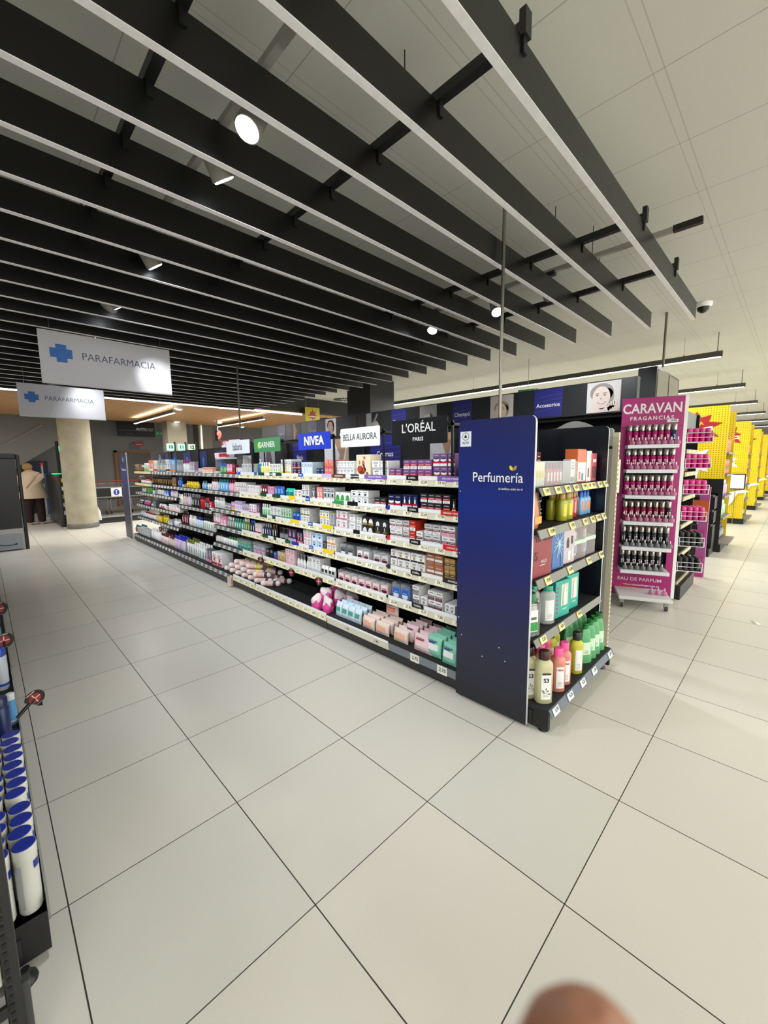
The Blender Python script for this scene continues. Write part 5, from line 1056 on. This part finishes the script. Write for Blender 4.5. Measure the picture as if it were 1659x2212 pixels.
for s, z in enumerate(SZ):
    n = len(NUM[s])
    for i, nn in enumerate(NUM[s]):
        body = '#B0206C' if s < 3 else ('#8E1640' if s == 3 and i < 7 else '#22262A')
        if s == 0 and i == 7: body = '#2A3A6E'
        for dp in range(2):
            o = perfume(body, 'x', nn if dp == 0 else None, i); p = T @ Vector((-.20+.0545*i, -.07+.09*dp, z)); o.location = p; o.rotation_euler.z = ang+PI
            cn = 'pink' if s < 3 else ('wine red' if s == 3 else 'dark')
            tag(o, f"{cn} silver-capped perfume bottle, {posword(i, n)}, {('front', 'back')[dp]} row, {ORD[s+1]} shelf of magenta display", 'perfume bottle', f'perfume bottles on the {ORD[s+1]} shelf of the display')
        o = link('tester_bottle', tm if s < 4 else tg); link('cap', tc, o); o.location = T @ Vector((-.18+.0545*i, -.14, z))
        tag(o, f"tiny {'pink' if s < 4 else 'clear'} tester bottle, {posword(i, n)}, {ORD[s+1]} shelf of magenta display", 'tester bottle', 'tester bottles on the magenta display')
for i in range(3):
    o = link('tester_bottle', tm); link('cap', tc, o); o.location = T @ Vector((.06+.055*i, -.2, .135)); tag(o, f"{('left', 'middle', 'right')[i]} pink tester bottle on the bottom shelf of the magenta display", 'tester bottle', 'tester bottles on the magenta display')
# wire baskets on the side
d = Vector((.39, -.92, 0)); nn_ = Vector((.92, .39, 0)); F0 = Vector((4.955, .355, 0)); WIRE = mat('#E8E8EA', .4)
for s, z in enumerate((1.665, 1.41, 1.15, .88, .615, .355)):
    bt = thing('wire_basket', f"white wire side basket full of {'pink' if s < 4 else 'dark'} bottles, {ORD[s+1]} from top", 'basket', F0+Vector((0, 0, z)), math.atan2(d.y, d.x), 'wire baskets beside the magenta display')
    b = MB(); L, D = .21, .24
    for hz in (0, .045, .09):
        b.tube((0, 0, hz), (L, 0, hz), .003, WIRE, 5); b.tube((L, 0, hz), (L, D, hz), .003, WIRE, 5); b.tube((0, 0, hz), (0, D, hz), .003, WIRE, 5); b.tube((0, D, hz), (L, D, hz), .003, WIRE, 5)
    for xx in (0, L): b.tube((xx, 0, 0), (xx, 0, .09), .003, WIRE, 5)
    b.build('wire_frame', bt); MB().box(0, L, 0, D, -.004, 0, WHT).box(L-.003, L, .01, D, .0, .05, WHT).build('tray', bt)
    for i in range(4):
        for j in range(4):
            col = '#D8308C' if s < 4 else '#3A3A3E'; o = perfume(col, 'x', None, 0); p = F0+d*(.03+.05*i)+nn_*(.035+.055*j); o.location = (p.x, p.y, z+.002); o.scale = (.95, .95, .82)
            if s < 4: 
                for ch in o.children: ch.data = PERF.setdefault('pinkcap', MB().lathe([(.0205, .118), (.0215, .122), (.018, .155), (.012, .165)], mat('#E4509C', .35), 14).mesh('cap'))
            else:
                for ch in o.children: ch.data = PERF.setdefault('blackcap', MB().lathe([(.0205, .118), (.0215, .122), (.018, .155), (.012, .165)], mat('#1E1E20', .35), 14).mesh('cap'))
            tag(o, f"{'pink' if s < 4 else 'dark'} bottle in the {ORD[s+1]} basket from top, column {ORD[i+1]}, row {ORD[j+1]} from front", 'bottle', f'bottles in the {ORD[s+1]} wire basket')
badge((5.02, .62, 1.83), -PI/2+.8, .06, 'large round black badge above the highest pink basket'); badge((5.3, .62, 1.82), -PI/2+.8, .05, 'black badge half hidden behind the highest pink basket')
# second end cap (behind baskets)
t = thing('rear_end_cap', 'black end-cap shelving behind the wire baskets with cream price strips', 'shelving', (0, 0, 0))
MB().box(5.15, 5.9, .81, .83, .1, 2.0, mat('#14161E', .5)).box(5.88, 5.9, .40, .83, .1, 2.0, BLK).build('back_panel', t); MB().box(5.12, 5.93, .34, .83, .0, .15, BLK).build('plinth', t)
for z in (1.60, 1.36, 1.1, .8, .48, .17):
    s_ = MB().box(5.16, 5.88, .40, .81, z-.02, z, DECK).build('shelf', t); b = MB().box(5.16, 5.88, .385, .40, z-.045, z, mat('#A8A28A', .5))
    for k in range(9): b.box(5.17+.078*k, 5.225+.078*k, .382, .385, z-.042, z-.004, mat('#DCD2AC', .6))
    b.build('price_strip', s_)
MB().box(5.16, 5.8, .42, .44, 1.78, 2.0, mat('#4A5A52', .3)).build('top_case', t)
for s, (z, cols) in enumerate(((1.36, ['copper', 'brown', 'tan']), (1.1, ['white', 'palegrey', 'grey']), (.17, ['copper', 'gold', 'tan']))):
    for i in range(7):
        o = product('box', cols, .085, .15, .06, False); o.location = (5.22+.096*i, .50, z+.001); tag(o, f"{posword(i, 7)} {('brown', 'white', 'copper')[s]} carton behind the wire baskets, {('upper', 'middle', 'lowest')[s]} shelf", 'box', 'cartons behind the wire baskets')
t = thing('promo_column', 'slim pink and orange promotional column behind the baskets', 'display stand', (6.35, .30, 0)); MB().box(0, .05, 0, .10, .0, 1.15, mat('#B05A9A', .5)).build('column', t); MB().box(-.01, 0, .0, .22, .72, .98, mat('#D0622A', .5)).build('orange_panel', t); MB().ell(0, 0, .03, .03, 0, mat('charcoal')).build('dot', t, (-.012, .1, .88), -PI/2); MB().box(-.02, .02, .02, .20, .47, .60, mat('#C03A86', .4)).box(-.02, .06, .02, .14, .0, .25, mat('#C03A86', .4)).build('pink_panel', t)
# ------------------------------------------------------------------ yellow gondola ends
def burst(n, r0, r1, sx=1., seed=0):
    rr = random.Random(seed); return [((r0 if k % 2 else r1*(.8+.4*rr.random()))*math.cos(2*PI*k/(2*n))*sx, (r0 if k % 2 else r1*(.8+.4*rr.random()))*math.sin(2*PI*k/(2*n))) for k in range(2*n)]
for gi, gx in enumerate((8.3, 12.25, 15.9, 19.8, 23.6)):
    t = thing('yellow_end_display', f"yellow pegboard aisle end with red offer bursts, {ORD[gi+1]} from the pink display", 'shelving', (gx, .37, 0), 0, 'yellow aisle ends')
    MB().box(0, .02, 0, 1.0, 1.18 if gi == 0 else .12, 2.33, PEG).box(.02, .95, .45, .47, .1, 2.33, PEG).box(.93, .95, 0, .47, .1, 2.3, PEG).build('pegboard', t)
    MB().box(-.02, 1.0, -.03, 1.0, 0, .12, BLK).build('plinth', t); MB().box(.0, .02, .0, 1.0, .12, 1.18 if gi == 0 else .119, BLK).build('lower_panel', t)
    for z in (.14, .55, .9, 1.25, 1.6): MB().box(.04, .93, -.03 if z > .2 else -.12, .45, z-.03, z, mat('#8E8684', .5)).build('shelf', t)
    for si, (z, cols, kd) in enumerate(((.14, ['navy', 'navy', 'white'], 'bottle'), (.55, ['palegreen', 'white', 'green'], 'bottle'), (.9, ['lilac', 'white', 'magenta'], 'bottle'), (1.25, ['copper', 'orange', 'brown'], 'box'), (1.6, ['orange', 'copper', 'gold'], 'box'))):
        for i in range(5):
            o = product(kd, cols, .15, .24 if z < 1.5 else .22, .1, False); o.location = (gx+.14+.17*i, .37+.08, z+.001)
            tag(o, f"{posword(i, 5)} {cols[0]} {kd} on shelf {ORD[si+1]} up, {ORD[gi+1]} yellow aisle end", CATS.get(kd, 'box'), f'products on the {ORD[gi+1]} yellow aisle end')
    for j, (yy, zz, s_, h) in enumerate(((.42, 2.0, 'OFERTA', .06), (.45, 1.45, 'OFERTA', .05))):
        b = MB(); b.M = Matrix.Translation((-.002, yy, zz)) @ Matrix.Rotation(-PI/2, 4, 'Z') @ Matrix.Rotation(-.18, 4, 'Y'); b.prism(burst(9, .17, .27, 1.15, gi*3+j), -.003, 0, mat('#A82030' if j == 0 else 'white')); b.box(-.2, .22, -.005, -.003, -.09, -.02, WHT); b.box(-.18, .2, -.007, -.005, -.07, -.04, mat('crimson')); ob = b.build('offer_burst', t)
        if gi < 2:
            q = MB(); q.M = b.M; join_text(q, s_, h, mat('#E6C912') if j == 0 else mat('crimson'), (-.04, -.009, .05), .03); q.build('lettering', ob); q = MB(); q.M = b.M
            if j: join_text(q, '%', .1, mat('crimson'), (.12, -.009, -.0), .06)
            else: join_text(q, 'ADICIONAL', .035, mat('yellow'), (.02, -.009, -.12), .03)
            q.build('lettering', ob)
    MB().prism([(.46, 1.7), (.54, 1.7), (.54, 1.95), (.52, 2.0), (.52, 2.06), (.48, 2.06), (.48, 2.0), (.46, 1.95)], .44, .445, mat('#9A3A5A')).build('bottle_print', t)
    if gi:
        b = MB(); b.M = Matrix.Translation((-.022, .2, .3)) @ Matrix.Rotation(-PI/2, 4, 'Z'); b.prism([(-.3, .5), (-.3, .12), (-.1, .05), (0, .2), (.08, .4), (.28, .45), (.2, .5), (-.1, .42)], -.003, 0, WHT); b.build('white_scribble', t)
        if gi == 1: MB().box(-.04, -.02, 0, .34, .80, 1.15, mat('#2A2A2C')).box(-.045, -.04, .02, .32, .82, 1.13, WHT).box(-.034, -.026, .16, .17, 0, .80, STEEL).build('notice_board', t)
t = thing('magazine_steps', 'black stepped leaflet stand below the first yellow panel', 'display stand', (7.75, .42, 0)); MB().box(0, .5, 0, .6, 0, .12, BLK).box(.2, .5, .0, .6, .12, .95, BLK).build('body', t)
for z, x in ((.95, -.02), (.72, .02), (.5, .0)): MB().box(x, .5, 0, .58, z-.03, z, BLKM).build('step', t)
for i, (z, x) in enumerate(((.95, .1), (.72, .12), (.5, .1))):
    o = MB().box(-.09, .09, -.06, .06, 0, .012, WHT).box(-.06, .07, -.05, .05, .012, .02, mat(('salmon', 'skyblue', 'iceblue')[i])).build('leaflet_pile', None, (7.75+x, .55, z), .2); tag(o, f"{('upper', 'middle', 'lower')[i]} pile of leaflets on the black steps", 'leaflets')
t = thing('dark_end_display', 'dark navy shelving with bottles beyond the yellow aisle ends', 'shelving', (27.0, .2, 0)); MB().box(0, 1, .3, .5, 0, 1.9, mat('#14183A')).build('back_panel', t)
for z in (.4, .9, 1.4): MB().box(-.02, 1, -.1, .3, z-.05, z, mat('palegrey')).build('shelf', t)
# crumpled paper on floor
tag(MB().loft([[(.05*q*math.cos(a*PI/4)*(1+.4*math.sin(3*a)), .022*q*math.sin(a*PI/4), z) for a in range(8)] for q, z in ((1, .001), (.8, .006), (.3, .012))], WHT).build('paper_scrap', None, (4.85, -.28, 0), .6), 'small white scrap of paper lying on the aisle floor', 'paper')
# ------------------------------------------------------------------ hanging pharmacy signs
CRX = mat('#1F5FA8', .4)
for i, (x0, x1, y, z0, z1, lab) in enumerate(((.42, 1.565, 4.65, 2.292, 2.775, 'front hanging white sign with blue cross and thin capitals'), (.37, 1.335, 6.9, 2.172, 2.60, 'rear hanging white sign with blue cross, lower left of the front one'))):
    W = x1-x0; H = z1-z0; t = thing('hanging_sign', lab, 'sign', ((x0+x1)/2, y, z0)); MB().box(-W/2, W/2, 0, .008, 0, H, mat('#B9B8BC', .55)).box(-W/2, W/2, -.003, .011, -.012, .0, mat('#9A9A9C', .3, .5)).build('panel', t)
    c = W*.033; cx, cz = -W*.355, H*.585; b = MB(); P = [(-c, -2.1*c), (c*1.1, -2.1*c), (c*1.1, -1.1*c), (2.2*c, -1.1*c), (2.2*c, 1.1*c), (c*1.1, 1.1*c), (c*1.1, 2.1*c), (-c, 2.1*c), (-c, 1.1*c), (-2.2*c, 1.1*c), (-2.2*c, -1.1*c), (-c, -1.1*c)]
    b.prism([(cx+a*1.05, cz+q*1.05) for a, q in P], -.003, -.001, CRX); b.build('cross_emblem', t)
    txt('PARAFARMACIA', W*.062, mat('#3A4258'), -.008, sx=.93, parent=t, loc=(W*.075, -.002, cz-.005))
    b = MB()
    for xx in (-W*.42, W*.42): b.tube((xx, .004, H), (xx, .004, 2.96-z0), .002, STEEL, 5)
    b.build('hanging_wire', t)
# ------------------------------------------------------------------ pillars
o = MB().lathe([(.315, 0), (.315, 3.2)], CONC, 40, cx=0, cy=0).build('concrete_column', None, (1.60, 11.72, 0)); tag(o, 'round pale concrete column beneath the pharmacy signs', 'column'); MB().lathe([(.325, 0), (.325, .11), (.315, .115)], mat('#6E6C66', .5), 40).build('base_ring', o)
tag(MB().box(5.9, 6.62, 6.0, 6.75, 0, ZC, mat('#17191B', .5)).build('black_pillar'), 'square black clad pillar rising behind the rear shelving to the ceiling', 'pillar')
tag(MB().box(4.05, 4.6, 13.0, 13.5, 0, 2.8, mat('#9A9484', .85)).build('concrete_pillar'), 'square concrete pillar behind the illuminated checkout numbers', 'pillar')
tag(MB().box(5.7, 6.2, 15.0, 15.5, 0, 3.25, mat('#8A8476', .85)).build('concrete_pillar'), 'second concrete pillar farther back beside the red number', 'pillar')
# ------------------------------------------------------------------ background left
t = thing('fridge_display', 'tall black framed display stand seen from behind at the left edge', 'display stand', (0, 9.3, 0))
MB().box(-.8, .38, 0, .3, .39, 1.62, mat('#0E1014', .35)).build('black_board', t); MB().box(-.8, .40, -.02, .32, 1.62, 1.72, BLK, .02).build('top_cap', t)
MB().box(.39, .44, -.03, .03, 0, 1.70, BLK, .01).build('frame_post', t); MB().box(-.8, .39, 0, .4, .02, .39, mat('#CFCDC4', .5)).build('white_base', t); MB().box(-.8, .36, -.012, 0, .02, .30, mat('#A8ACB4', .4)).build('grey_cover', t)
b = MB(); pr = None
for k in range(13):
    a = k/12; p = (-.2+.45*a, -.02, .27-.17*math.sin(a*PI*.6)); 
    if pr: b.tube(pr, p, .006, BLK, 6)
    pr = p
b.tube(pr, (pr[0]+.03, -.02, pr[2]+.01), .012, BLK, 8); b.build('power_cable', t)
# person
t = thing('person', 'person seen from behind in beige jacket and dark trousers, leaning forward', 'person', (.84, 13.2, 0), .1)
v = [(0, 0, .80), (0, .03, .98), (0, .07, 1.16), (-.0, .13, 1.31), (-.02, .19, 1.38), (-.03, .23, 1.46), (.09, 0, .74), (.11, .02, .42), (.12, 0, .07), (.12, .10, .04), (-.09, 0, .74), (-.10, .06, .42), (-.10, .05, .07), (-.10, .15, .04), (.16, .12, 1.27), (.22, .22, 1.06), (.17, .40, .98), (.16, .47, .96), (-.16, .13, 1.27), (-.22, .24, 1.06), (-.18, .42, .99), (-.17, .49, .97)]
e = [(0, 1), (1, 2), (2, 3), (3, 4), (4, 5), (0, 6), (6, 7), (7, 8), (8, 9), (0, 10), (10, 11), (11, 12), (12, 13), (3, 14), (14, 15), (15, 16), (16, 17), (3, 18), (18, 19), (19, 20), (20, 21)]
me = bpy.data.meshes.new('body'); me.from_pydata(v, e, []); ob = link('body', me, t); me.materials.append(mat('#C89A80', .6))
sk = ob.modifiers.new('skin', 'SKIN'); rad = [.13, .13, .14, .11, .055, .085, .09, .06, .045, .035, .09, .06, .045, .035, .06, .05, .035, .03, .06, .05, .035, .03]
for i, r_ in enumerate(rad): me.skin_vertices[0].data[i].radius = (r_, r_*.85)
me.skin_vertices[0].data[0].use_root = True; sm_ = ob.modifiers.new('sub', 'SUBSURF'); sm_.levels = sm_.render_levels = 2
def ellring(cx, cy, cz, rx, ry, n=20, tilt=0., wob=0.): return [(cx+rx*math.cos(2*PI*i/n)*(1+wob*math.sin(5*2*PI*i/n)), cy+ry*math.sin(2*PI*i/n), cz+tilt*math.sin(2*PI*i/n)) for i in range(n)]
JK = mat('#C9B49E', .8); b = MB(); b.loft([ellring(.0, -.01, .70, .31, .20, tilt=.02, wob=.03), ellring(0, 0, .82, .28, .185, wob=.02), ellring(0, .03, .97, .225, .165), ellring(0, .06, 1.10, .225, .16), ellring(0, .10, 1.24, .225, .15), ellring(0, .14, 1.33, .17, .12), ellring(-.01, .17, 1.375, .09, .08)], JK)
for sx in (-1, 1): b.loft([ellring(sx*.17, .12, 1.30, .07, .07, 12), ellring(sx*.22, .17, 1.18, .072, .07, 12), ellring(sx*.245, .24, 1.05, .062, .065, 12), ellring(sx*.21, .38, 1.0, .05, .05, 12)], JK)
b.build('jacket', t)
b = MB(); TR = mat('#2A1214', .85)
for sx in (-1, 1): b.loft([ellring(sx*.085, .01, .86, .12, .14, 14), ellring(sx*.09, .0, .70, .115, .13, 14), ellring(sx*.11, .03 if sx < 0 else .01, .42, .092, .10, 14), ellring(sx*.115, .04 if sx < 0 else 0, .12, .08, .085, 14), ellring(sx*.115, .04 if sx < 0 else 0, .075, .082, .088, 14)], TR)
b.build('trousers', t)
b = MB(); b.ball((-.03, .22, 1.475), .105, mat('#9A7C52', .8), 1, 1.05, .95, 14); b.ball((-.03, .19, 1.43), .085, mat('#8E7048', .8), 1, .9, .8, 12); b.build('hair', t)
for sx, yy in ((-1, .09), (1, .05)): MB().ball((sx*.115, yy, .04), .06, mat('#D6CCBC', .6), .8, 1.8, .65, 12).build('shoe', t)
MB().bar((.15, -.09, 1.33), (-.15, -.12, .95), .02, mat('#A08C78', .7)).build('bag_strap', t)
# turnstile post, gate, crates
t = thing('gate_post', 'shiny metal gate post with red top beside the person', 'post', (1.20, 14.9, 0)); MB().tube((0, 0, 0), (0, 0, 1.5), .035, STEEL, 14).lathe([(.09, 0), (.09, .015)], STEEL, 16).build('pole', t); MB().lathe([(.045, 1.5), (.045, 1.57), (.02, 1.6)], mat('crimson', .3), 14).build('red_top', t)
t = thing('checkout_gate', 'black and grey checkout counter end left of the concrete column', 'checkout counter', (1.22, 12.1, 0)); MB().prism([(-.0, 0), (2.3, 0), (2.3, 1.28), (-.0, 1.28)], .0, .06, mat('#2C3032', .3), axis='x').build('side_board', t); MB().box(.065, .30, .0, 1.2, 0, 1.2, BLK).build('counter', t)
for z in (.3, .5, .7, .9, 1.1): MB().box(.075, .29, -.02, .0, z, z+.09, mat(('palegrey', 'silver', 'grey', 'white', 'yellow')[int(z*5-1.5)], .4)).build('packet_row', t)
MB().box(-.03, .12, .2, .6, 1.29, 1.31, mat('#30D070', .4, 0, 1.5)).build('green_light', t)
for i, (x, y, h) in enumerate(((1.36, 11.8, 2.1), (1.46, 12.1, 2.25))):
    o = MB().box(-.03, .03, -.03, .03, 1.2, h, BLK).build('screen_post', None, (x-.03, y+.7, 0)); tag(o, ('left', 'right')[i]+' black screen post behind the checkout counter end', 'post')
    if not i: MB().box(.03, .05, -.02, .05, 1.85, 1.98, mat('#40E090', .4, 0, 2.)).build('green_display', o)
for i, (x, z0, z1) in enumerate(((1.5, .0, .42), (1.5, .43, .85), (1.5, .86, 1.28))):
    tag(MB().box(-.25, .25, -.3, .3, 0, z1-z0, mat('#14508C', .5), .02).box(-.23, .23, -.305, -.3, .05, .08, mat('#0C3460')).build('plastic_crate', None, (x, 16.1, z0)), ('bottom', 'middle', 'top')[i]+' blue plastic crate stacked behind the metal post', 'crate', 'blue crates')
tag(MB().box(-.35, .25, 0, .25, .0, 1.65, mat('#142850', .5)).build('blue_cabinet', None, (1.25, 16.65, 0)), 'dark blue cabinet against the far wall behind the person', 'cabinet')
# escalator underside
struct(MB().prism([(-6, -.6), (-1.5, .55), (.4, 1.25), (1.95, 2.35), (2.6, 2.95), (2.6, 3.2), (-6, 3.2)], 15.4, 16.6, mat('#7E7A74', .35)).build('wall_slanted'))
struct(MB().bar((-1.0, 15.38, 1.55), (.5, 15.38, 2.12), .025, mat('#B4B0A8', .3, .5)).bar((.5, 15.38, 2.12), (1.35, 15.38, 2.7), .025, mat('#B4B0A8', .3, .5)).build('trim_2'))
# wall signs
t = thing('overhead_sign', 'black overhead sign with white capitals on the back wall', 'sign', (4.0, 16.2, 2.50)); MB().box(-.58, .60, 0, .04, 0, .50, mat('#0E0E10', .4)).box(-.55, .57, -.003, 0, .20, .208, mat('grey')).build('panel', t); txt('AUTO', .085, WHT, .04, parent=t, loc=(.17, -.004, .26)); txt('CAJA', .085, mat('palegrey'), .0, parent=t, loc=(.43, -.004, .26)); MB().tube((-.5, .02, .5), (-.5, .02, .75), .004, STEEL, 5).tube((.5, .02, .5), (.5, .02, .75), .004, STEEL, 5).build('hanger_rod', t); txt('cobro rápido', .03, mat('grey'), 0, parent=t, loc=(-.2, -.004, .09))
def exit_sign(loc, rz, s, lab):
    t = thing('exit_sign', lab, 'sign', loc, rz); MB().tube((0, .01, s*.85), (0, .01, 3.26-loc[2]), .005, STEEL, 5).build('hanger_rod', t); MB().box(-s, s, 0, .02, 0, s*.85, mat('#1F7A4A', .4, 0, .25), .002).build('panel', t); b = MB(); b.prism([(-s*.2, s*.5), (-s*.45, s*.5), (-s*.45, s*.62), (-s*.75, s*.42), (-s*.45, s*.22), (-s*.45, s*.34), (-s*.2, s*.34)], -.003, 0, WHT); b.box(s*.55, s*.85, -.003, 0, s*.1, s*.75, WHT); b.ell(s*.22, s*.68, s*.06, s*.06, -.003, WHT); b.prism([(s*.1, s*.58), (s*.3, s*.58), (s*.35, s*.3), (s*.5, s*.12), (s*.4, s*.1), (s*.22, s*.28), (s*.05, s*.12), (s*.0, s*.2), (s*.15, s*.36)], -.003, 0, WHT); b.build('pictogram', t); return t
exit_sign((4.98, 16.9, 2.62), 0, .17, 'green emergency exit sign right of the black overhead sign'); exit_sign((6.9, 3.0, 2.6), -PI/2+.3, .17, 'green emergency exit sign peeking above the dark poster header')
t = thing('basket_notice', 'small red and grey shopping basket notice on the back wall', 'sign', (4.15, 16.97, 2.05)); MB().prism([(-.2, .02), (.12, .02), (.14, .22), (-.22, .22)], 0, .02, mat('slate')).build('grey_panel', t); MB().box(-.06, .24, -.01, 0, .14, .28, mat('crimson')).box(.0, .2, -.013, -.01, .19, .21, WHT).build('red_panel', t); MB().tube((-.15, .0, .22), (-.05, .0, .32), .01, mat('slate'), 6).tube((.12, .0, .28), (.2, .0, .34), .01, mat('slate'), 6).build('handle', t)
NUMS = (('10', 3.38, 3.60), ('11', 3.66, 3.86), ('12', 3.92, 4.12))
for s, x0, x1 in NUMS:
    t = thing('checkout_number', f'small lit green checkout number {s} above the shelving', 'sign', ((x0+x1)/2, 11.0, 1.86), 0, 'lit checkout numbers'); MB().box(-.09, .08, 0, .04, 0, .17, mat('#8CF0B0' if s != '12' else '#B8D8C0', .4, 0, .75 if s != '12' else .2)).build('lit_panel', t); txt(s, .085, mat('#0A2A18'), .06, parent=t, loc=(-.005, -.003, .085)); MB().box(.085, .12, 0, .05, -1.86, .22, BLK).build('post', t)
t = thing('red_number', 'red illuminated number nine hanging from a thin pole', 'sign', (5.15, 12.0, 2.36)); MB().tube((0, 0, .1), (0, 0, .44), .02, STEEL, 8).build('pole', t); MB().box(-.04, .04, -.1, .1, -.16, .14, mat('#1A1010')).build('housing', t); txt('9', .22, mat('#FF2418', .4, 0, 4.), .03, parent=t, loc=(0, -.102, -.01)); 
tag(MB().tube((4.66, 12.0, 0), (4.66, 12.0, 2.64), .03, mat('#D8D6CC', .4), 10).build('white_pole'), 'white vertical pole rising beside the checkout lights', 'pole')
tag(MB().tube((2.5, 4.95, 1.74), (2.5, 4.95, 2.8), .012, mat('#4A463E', .4), 8).build('thin_rod'), 'thin dark rod hanging from the baffles above the green sign', 'rod')
# hanging yellow offer poster
t = thing('offer_poster', 'small yellow hanging poster with red offer print in front of the light line', 'poster', (6.53, 9.0, 2.62)); MB().box(-.235, .235, 0, .006, 0, .38, mat('#C8B82A', .5)).build('panel', t); b = MB().prism([(p[0], p[1]+.17) for p in burst(8, .08, .15, 1., 5)], -.003, 0, mat('#9A2A30')); b.box(-.1, .1, -.005, -.003, .12, .15, mat('blush')); b.build('burst_print', t); MB().tube((-.2, 0, .38), (-.2, 0, .65), .002, STEEL, 5).tube((.2, 0, .38), (.2, 0, .65), .002, STEEL, 5).build('hanging_wire', t)
# trolleys
def trolley(x, lab):
    t = thing('shopping_trolley', lab, 'shopping trolley', (x, 14.2, 0), 0, 'row of shopping trolleys'); b = MB(); G = mat('#B8B8B4', .3, .6)
    for k in range(7): b.tube((-.24+.08*k, 0, .45), (-.24+.08*k, 0, .95), .005, G, 4); b.tube((-.24+.08*k, .6, .5), (-.24+.08*k, .6, .9), .005, G, 4)
    for z in (.45, .6, .75, .95): b.tube((-.25, 0, z), (.25, 0, z), .006, G, 4); b.tube((-.25, 0, z), (-.25, .6, z), .005, G, 4); b.tube((.25, 0, z), (.25, .6, z), .005, G, 4)
    b.build('basket', t); MB().box(-.25, .25, .0, .62, .43, .46, BLK).build('basket_floor', t); MB().tube((-.25, 0, .45), (-.22, .1, .1), .012, G, 6).tube((.25, 0, .45), (.22, .1, .1), .012, G, 6).tube((-.22, .1, .12), (-.22, .6, .12), .012, G, 6).tube((.22, .1, .12), (.22, .6, .12), .012, G, 6).build('chassis', t)
    MB().tube((-.27, -.06, 1.02), (.27, -.06, 1.02), .016, mat('#B02028', .4), 8).build('handle', t)
    for sx in (-.22, .22): w2 = MB().lathe([(.055, -.014), (.055, .014)], BLK, 12); w2.v = [(v[2], v[0], v[1]+.056) for v in w2.v]; w2.build('wheel', t, (sx, .1, 0))
for i in range(3): trolley(2.35+.56*i, ('left', 'middle', 'right')[i]+' shopping trolley parked behind the concrete column')
t = thing('trolley_barrier', 'black barrier in front of the trolleys with a round blue arrow sign', 'barrier', (2.6, 13.6, 0)); MB().box(-.55, .8, 0, .06, .58, .86, BLK).box(-.55, .8, -.02, 0, .84, .87, STEEL).box(-.55, .8, -.02, 0, .57, .59, STEEL).box(-.55, -.49, 0, .06, 0, 1.15, BLK).box(-.6, -.4, -.15, .2, 0, .03, BLK).build('barrier_frame', t)
s_ = MB().box(-.02, .25, -.035, -.02, .58, .84, WHT).build('sign_card', t); MB().ell(.115, .71, .075, .09, -.037, mat('royal')).prism([(.105, .65), (.125, .65), (.125, .74), (.145, .74), (.115, .78), (.085, .74), (.105, .74)], -.039, -.037, WHT).build('arrow_disc', s_)
tag(MB().lathe([(.07, 0), (.05, .25), (.015, .32), (.015, .36)], WHT, 12).build('white_bottle', None, (2.12, 12.9, .0)), 'small white floor cone beside the black barrier foot', 'cone')
tag(MB().box(1.95, 3.6, 12.1, 13.3, .001, .012, mat('#1B1C1E', .9)).build('door_mat'), 'black entrance mat on the floor before the trolleys', 'mat')
dup_ = [k for k, v_ in LABELS.items() if v_ > 1]
print('objects', len(SC.objects), 'duplicate labels', len(dup_), dup_[:8])

# fingertip of the photographer, close below the lens
def P3(px, py, dd): return Vector((-0.07756, -0.44087, 1.49832))+(CR*((px-829.5)/878.825)+CU*(-(py-1106)/878.825)+CF)*dd
b = MB(); a_, c_ = P3(1262, 2272, .075), P3(1190, 3400, .075); dv = (c_-a_).normalized(); u_ = CR-CR.dot(dv)*dv; u_.normalize(); w_ = dv.cross(u_); R = []
for q, k in ((-.0085, .25), (-.007, .55), (-.0035, .82), (.002, .97), (.010, 1.04), (.022, 1.05), (.034, 1.12), (.050, 1.10), (.07, 1.12)):
    R.append([tuple(a_+dv*q+(u_*math.cos(2*PI*i/24)*.0128+w_*math.sin(2*PI*i/24)*.0095)*k) for i in range(24)])
b.loft(R, mat('#A8745A', .55)); tag(b.build('finger'), 'blurred fingertip of the photographer at the bottom edge of the picture', 'finger')
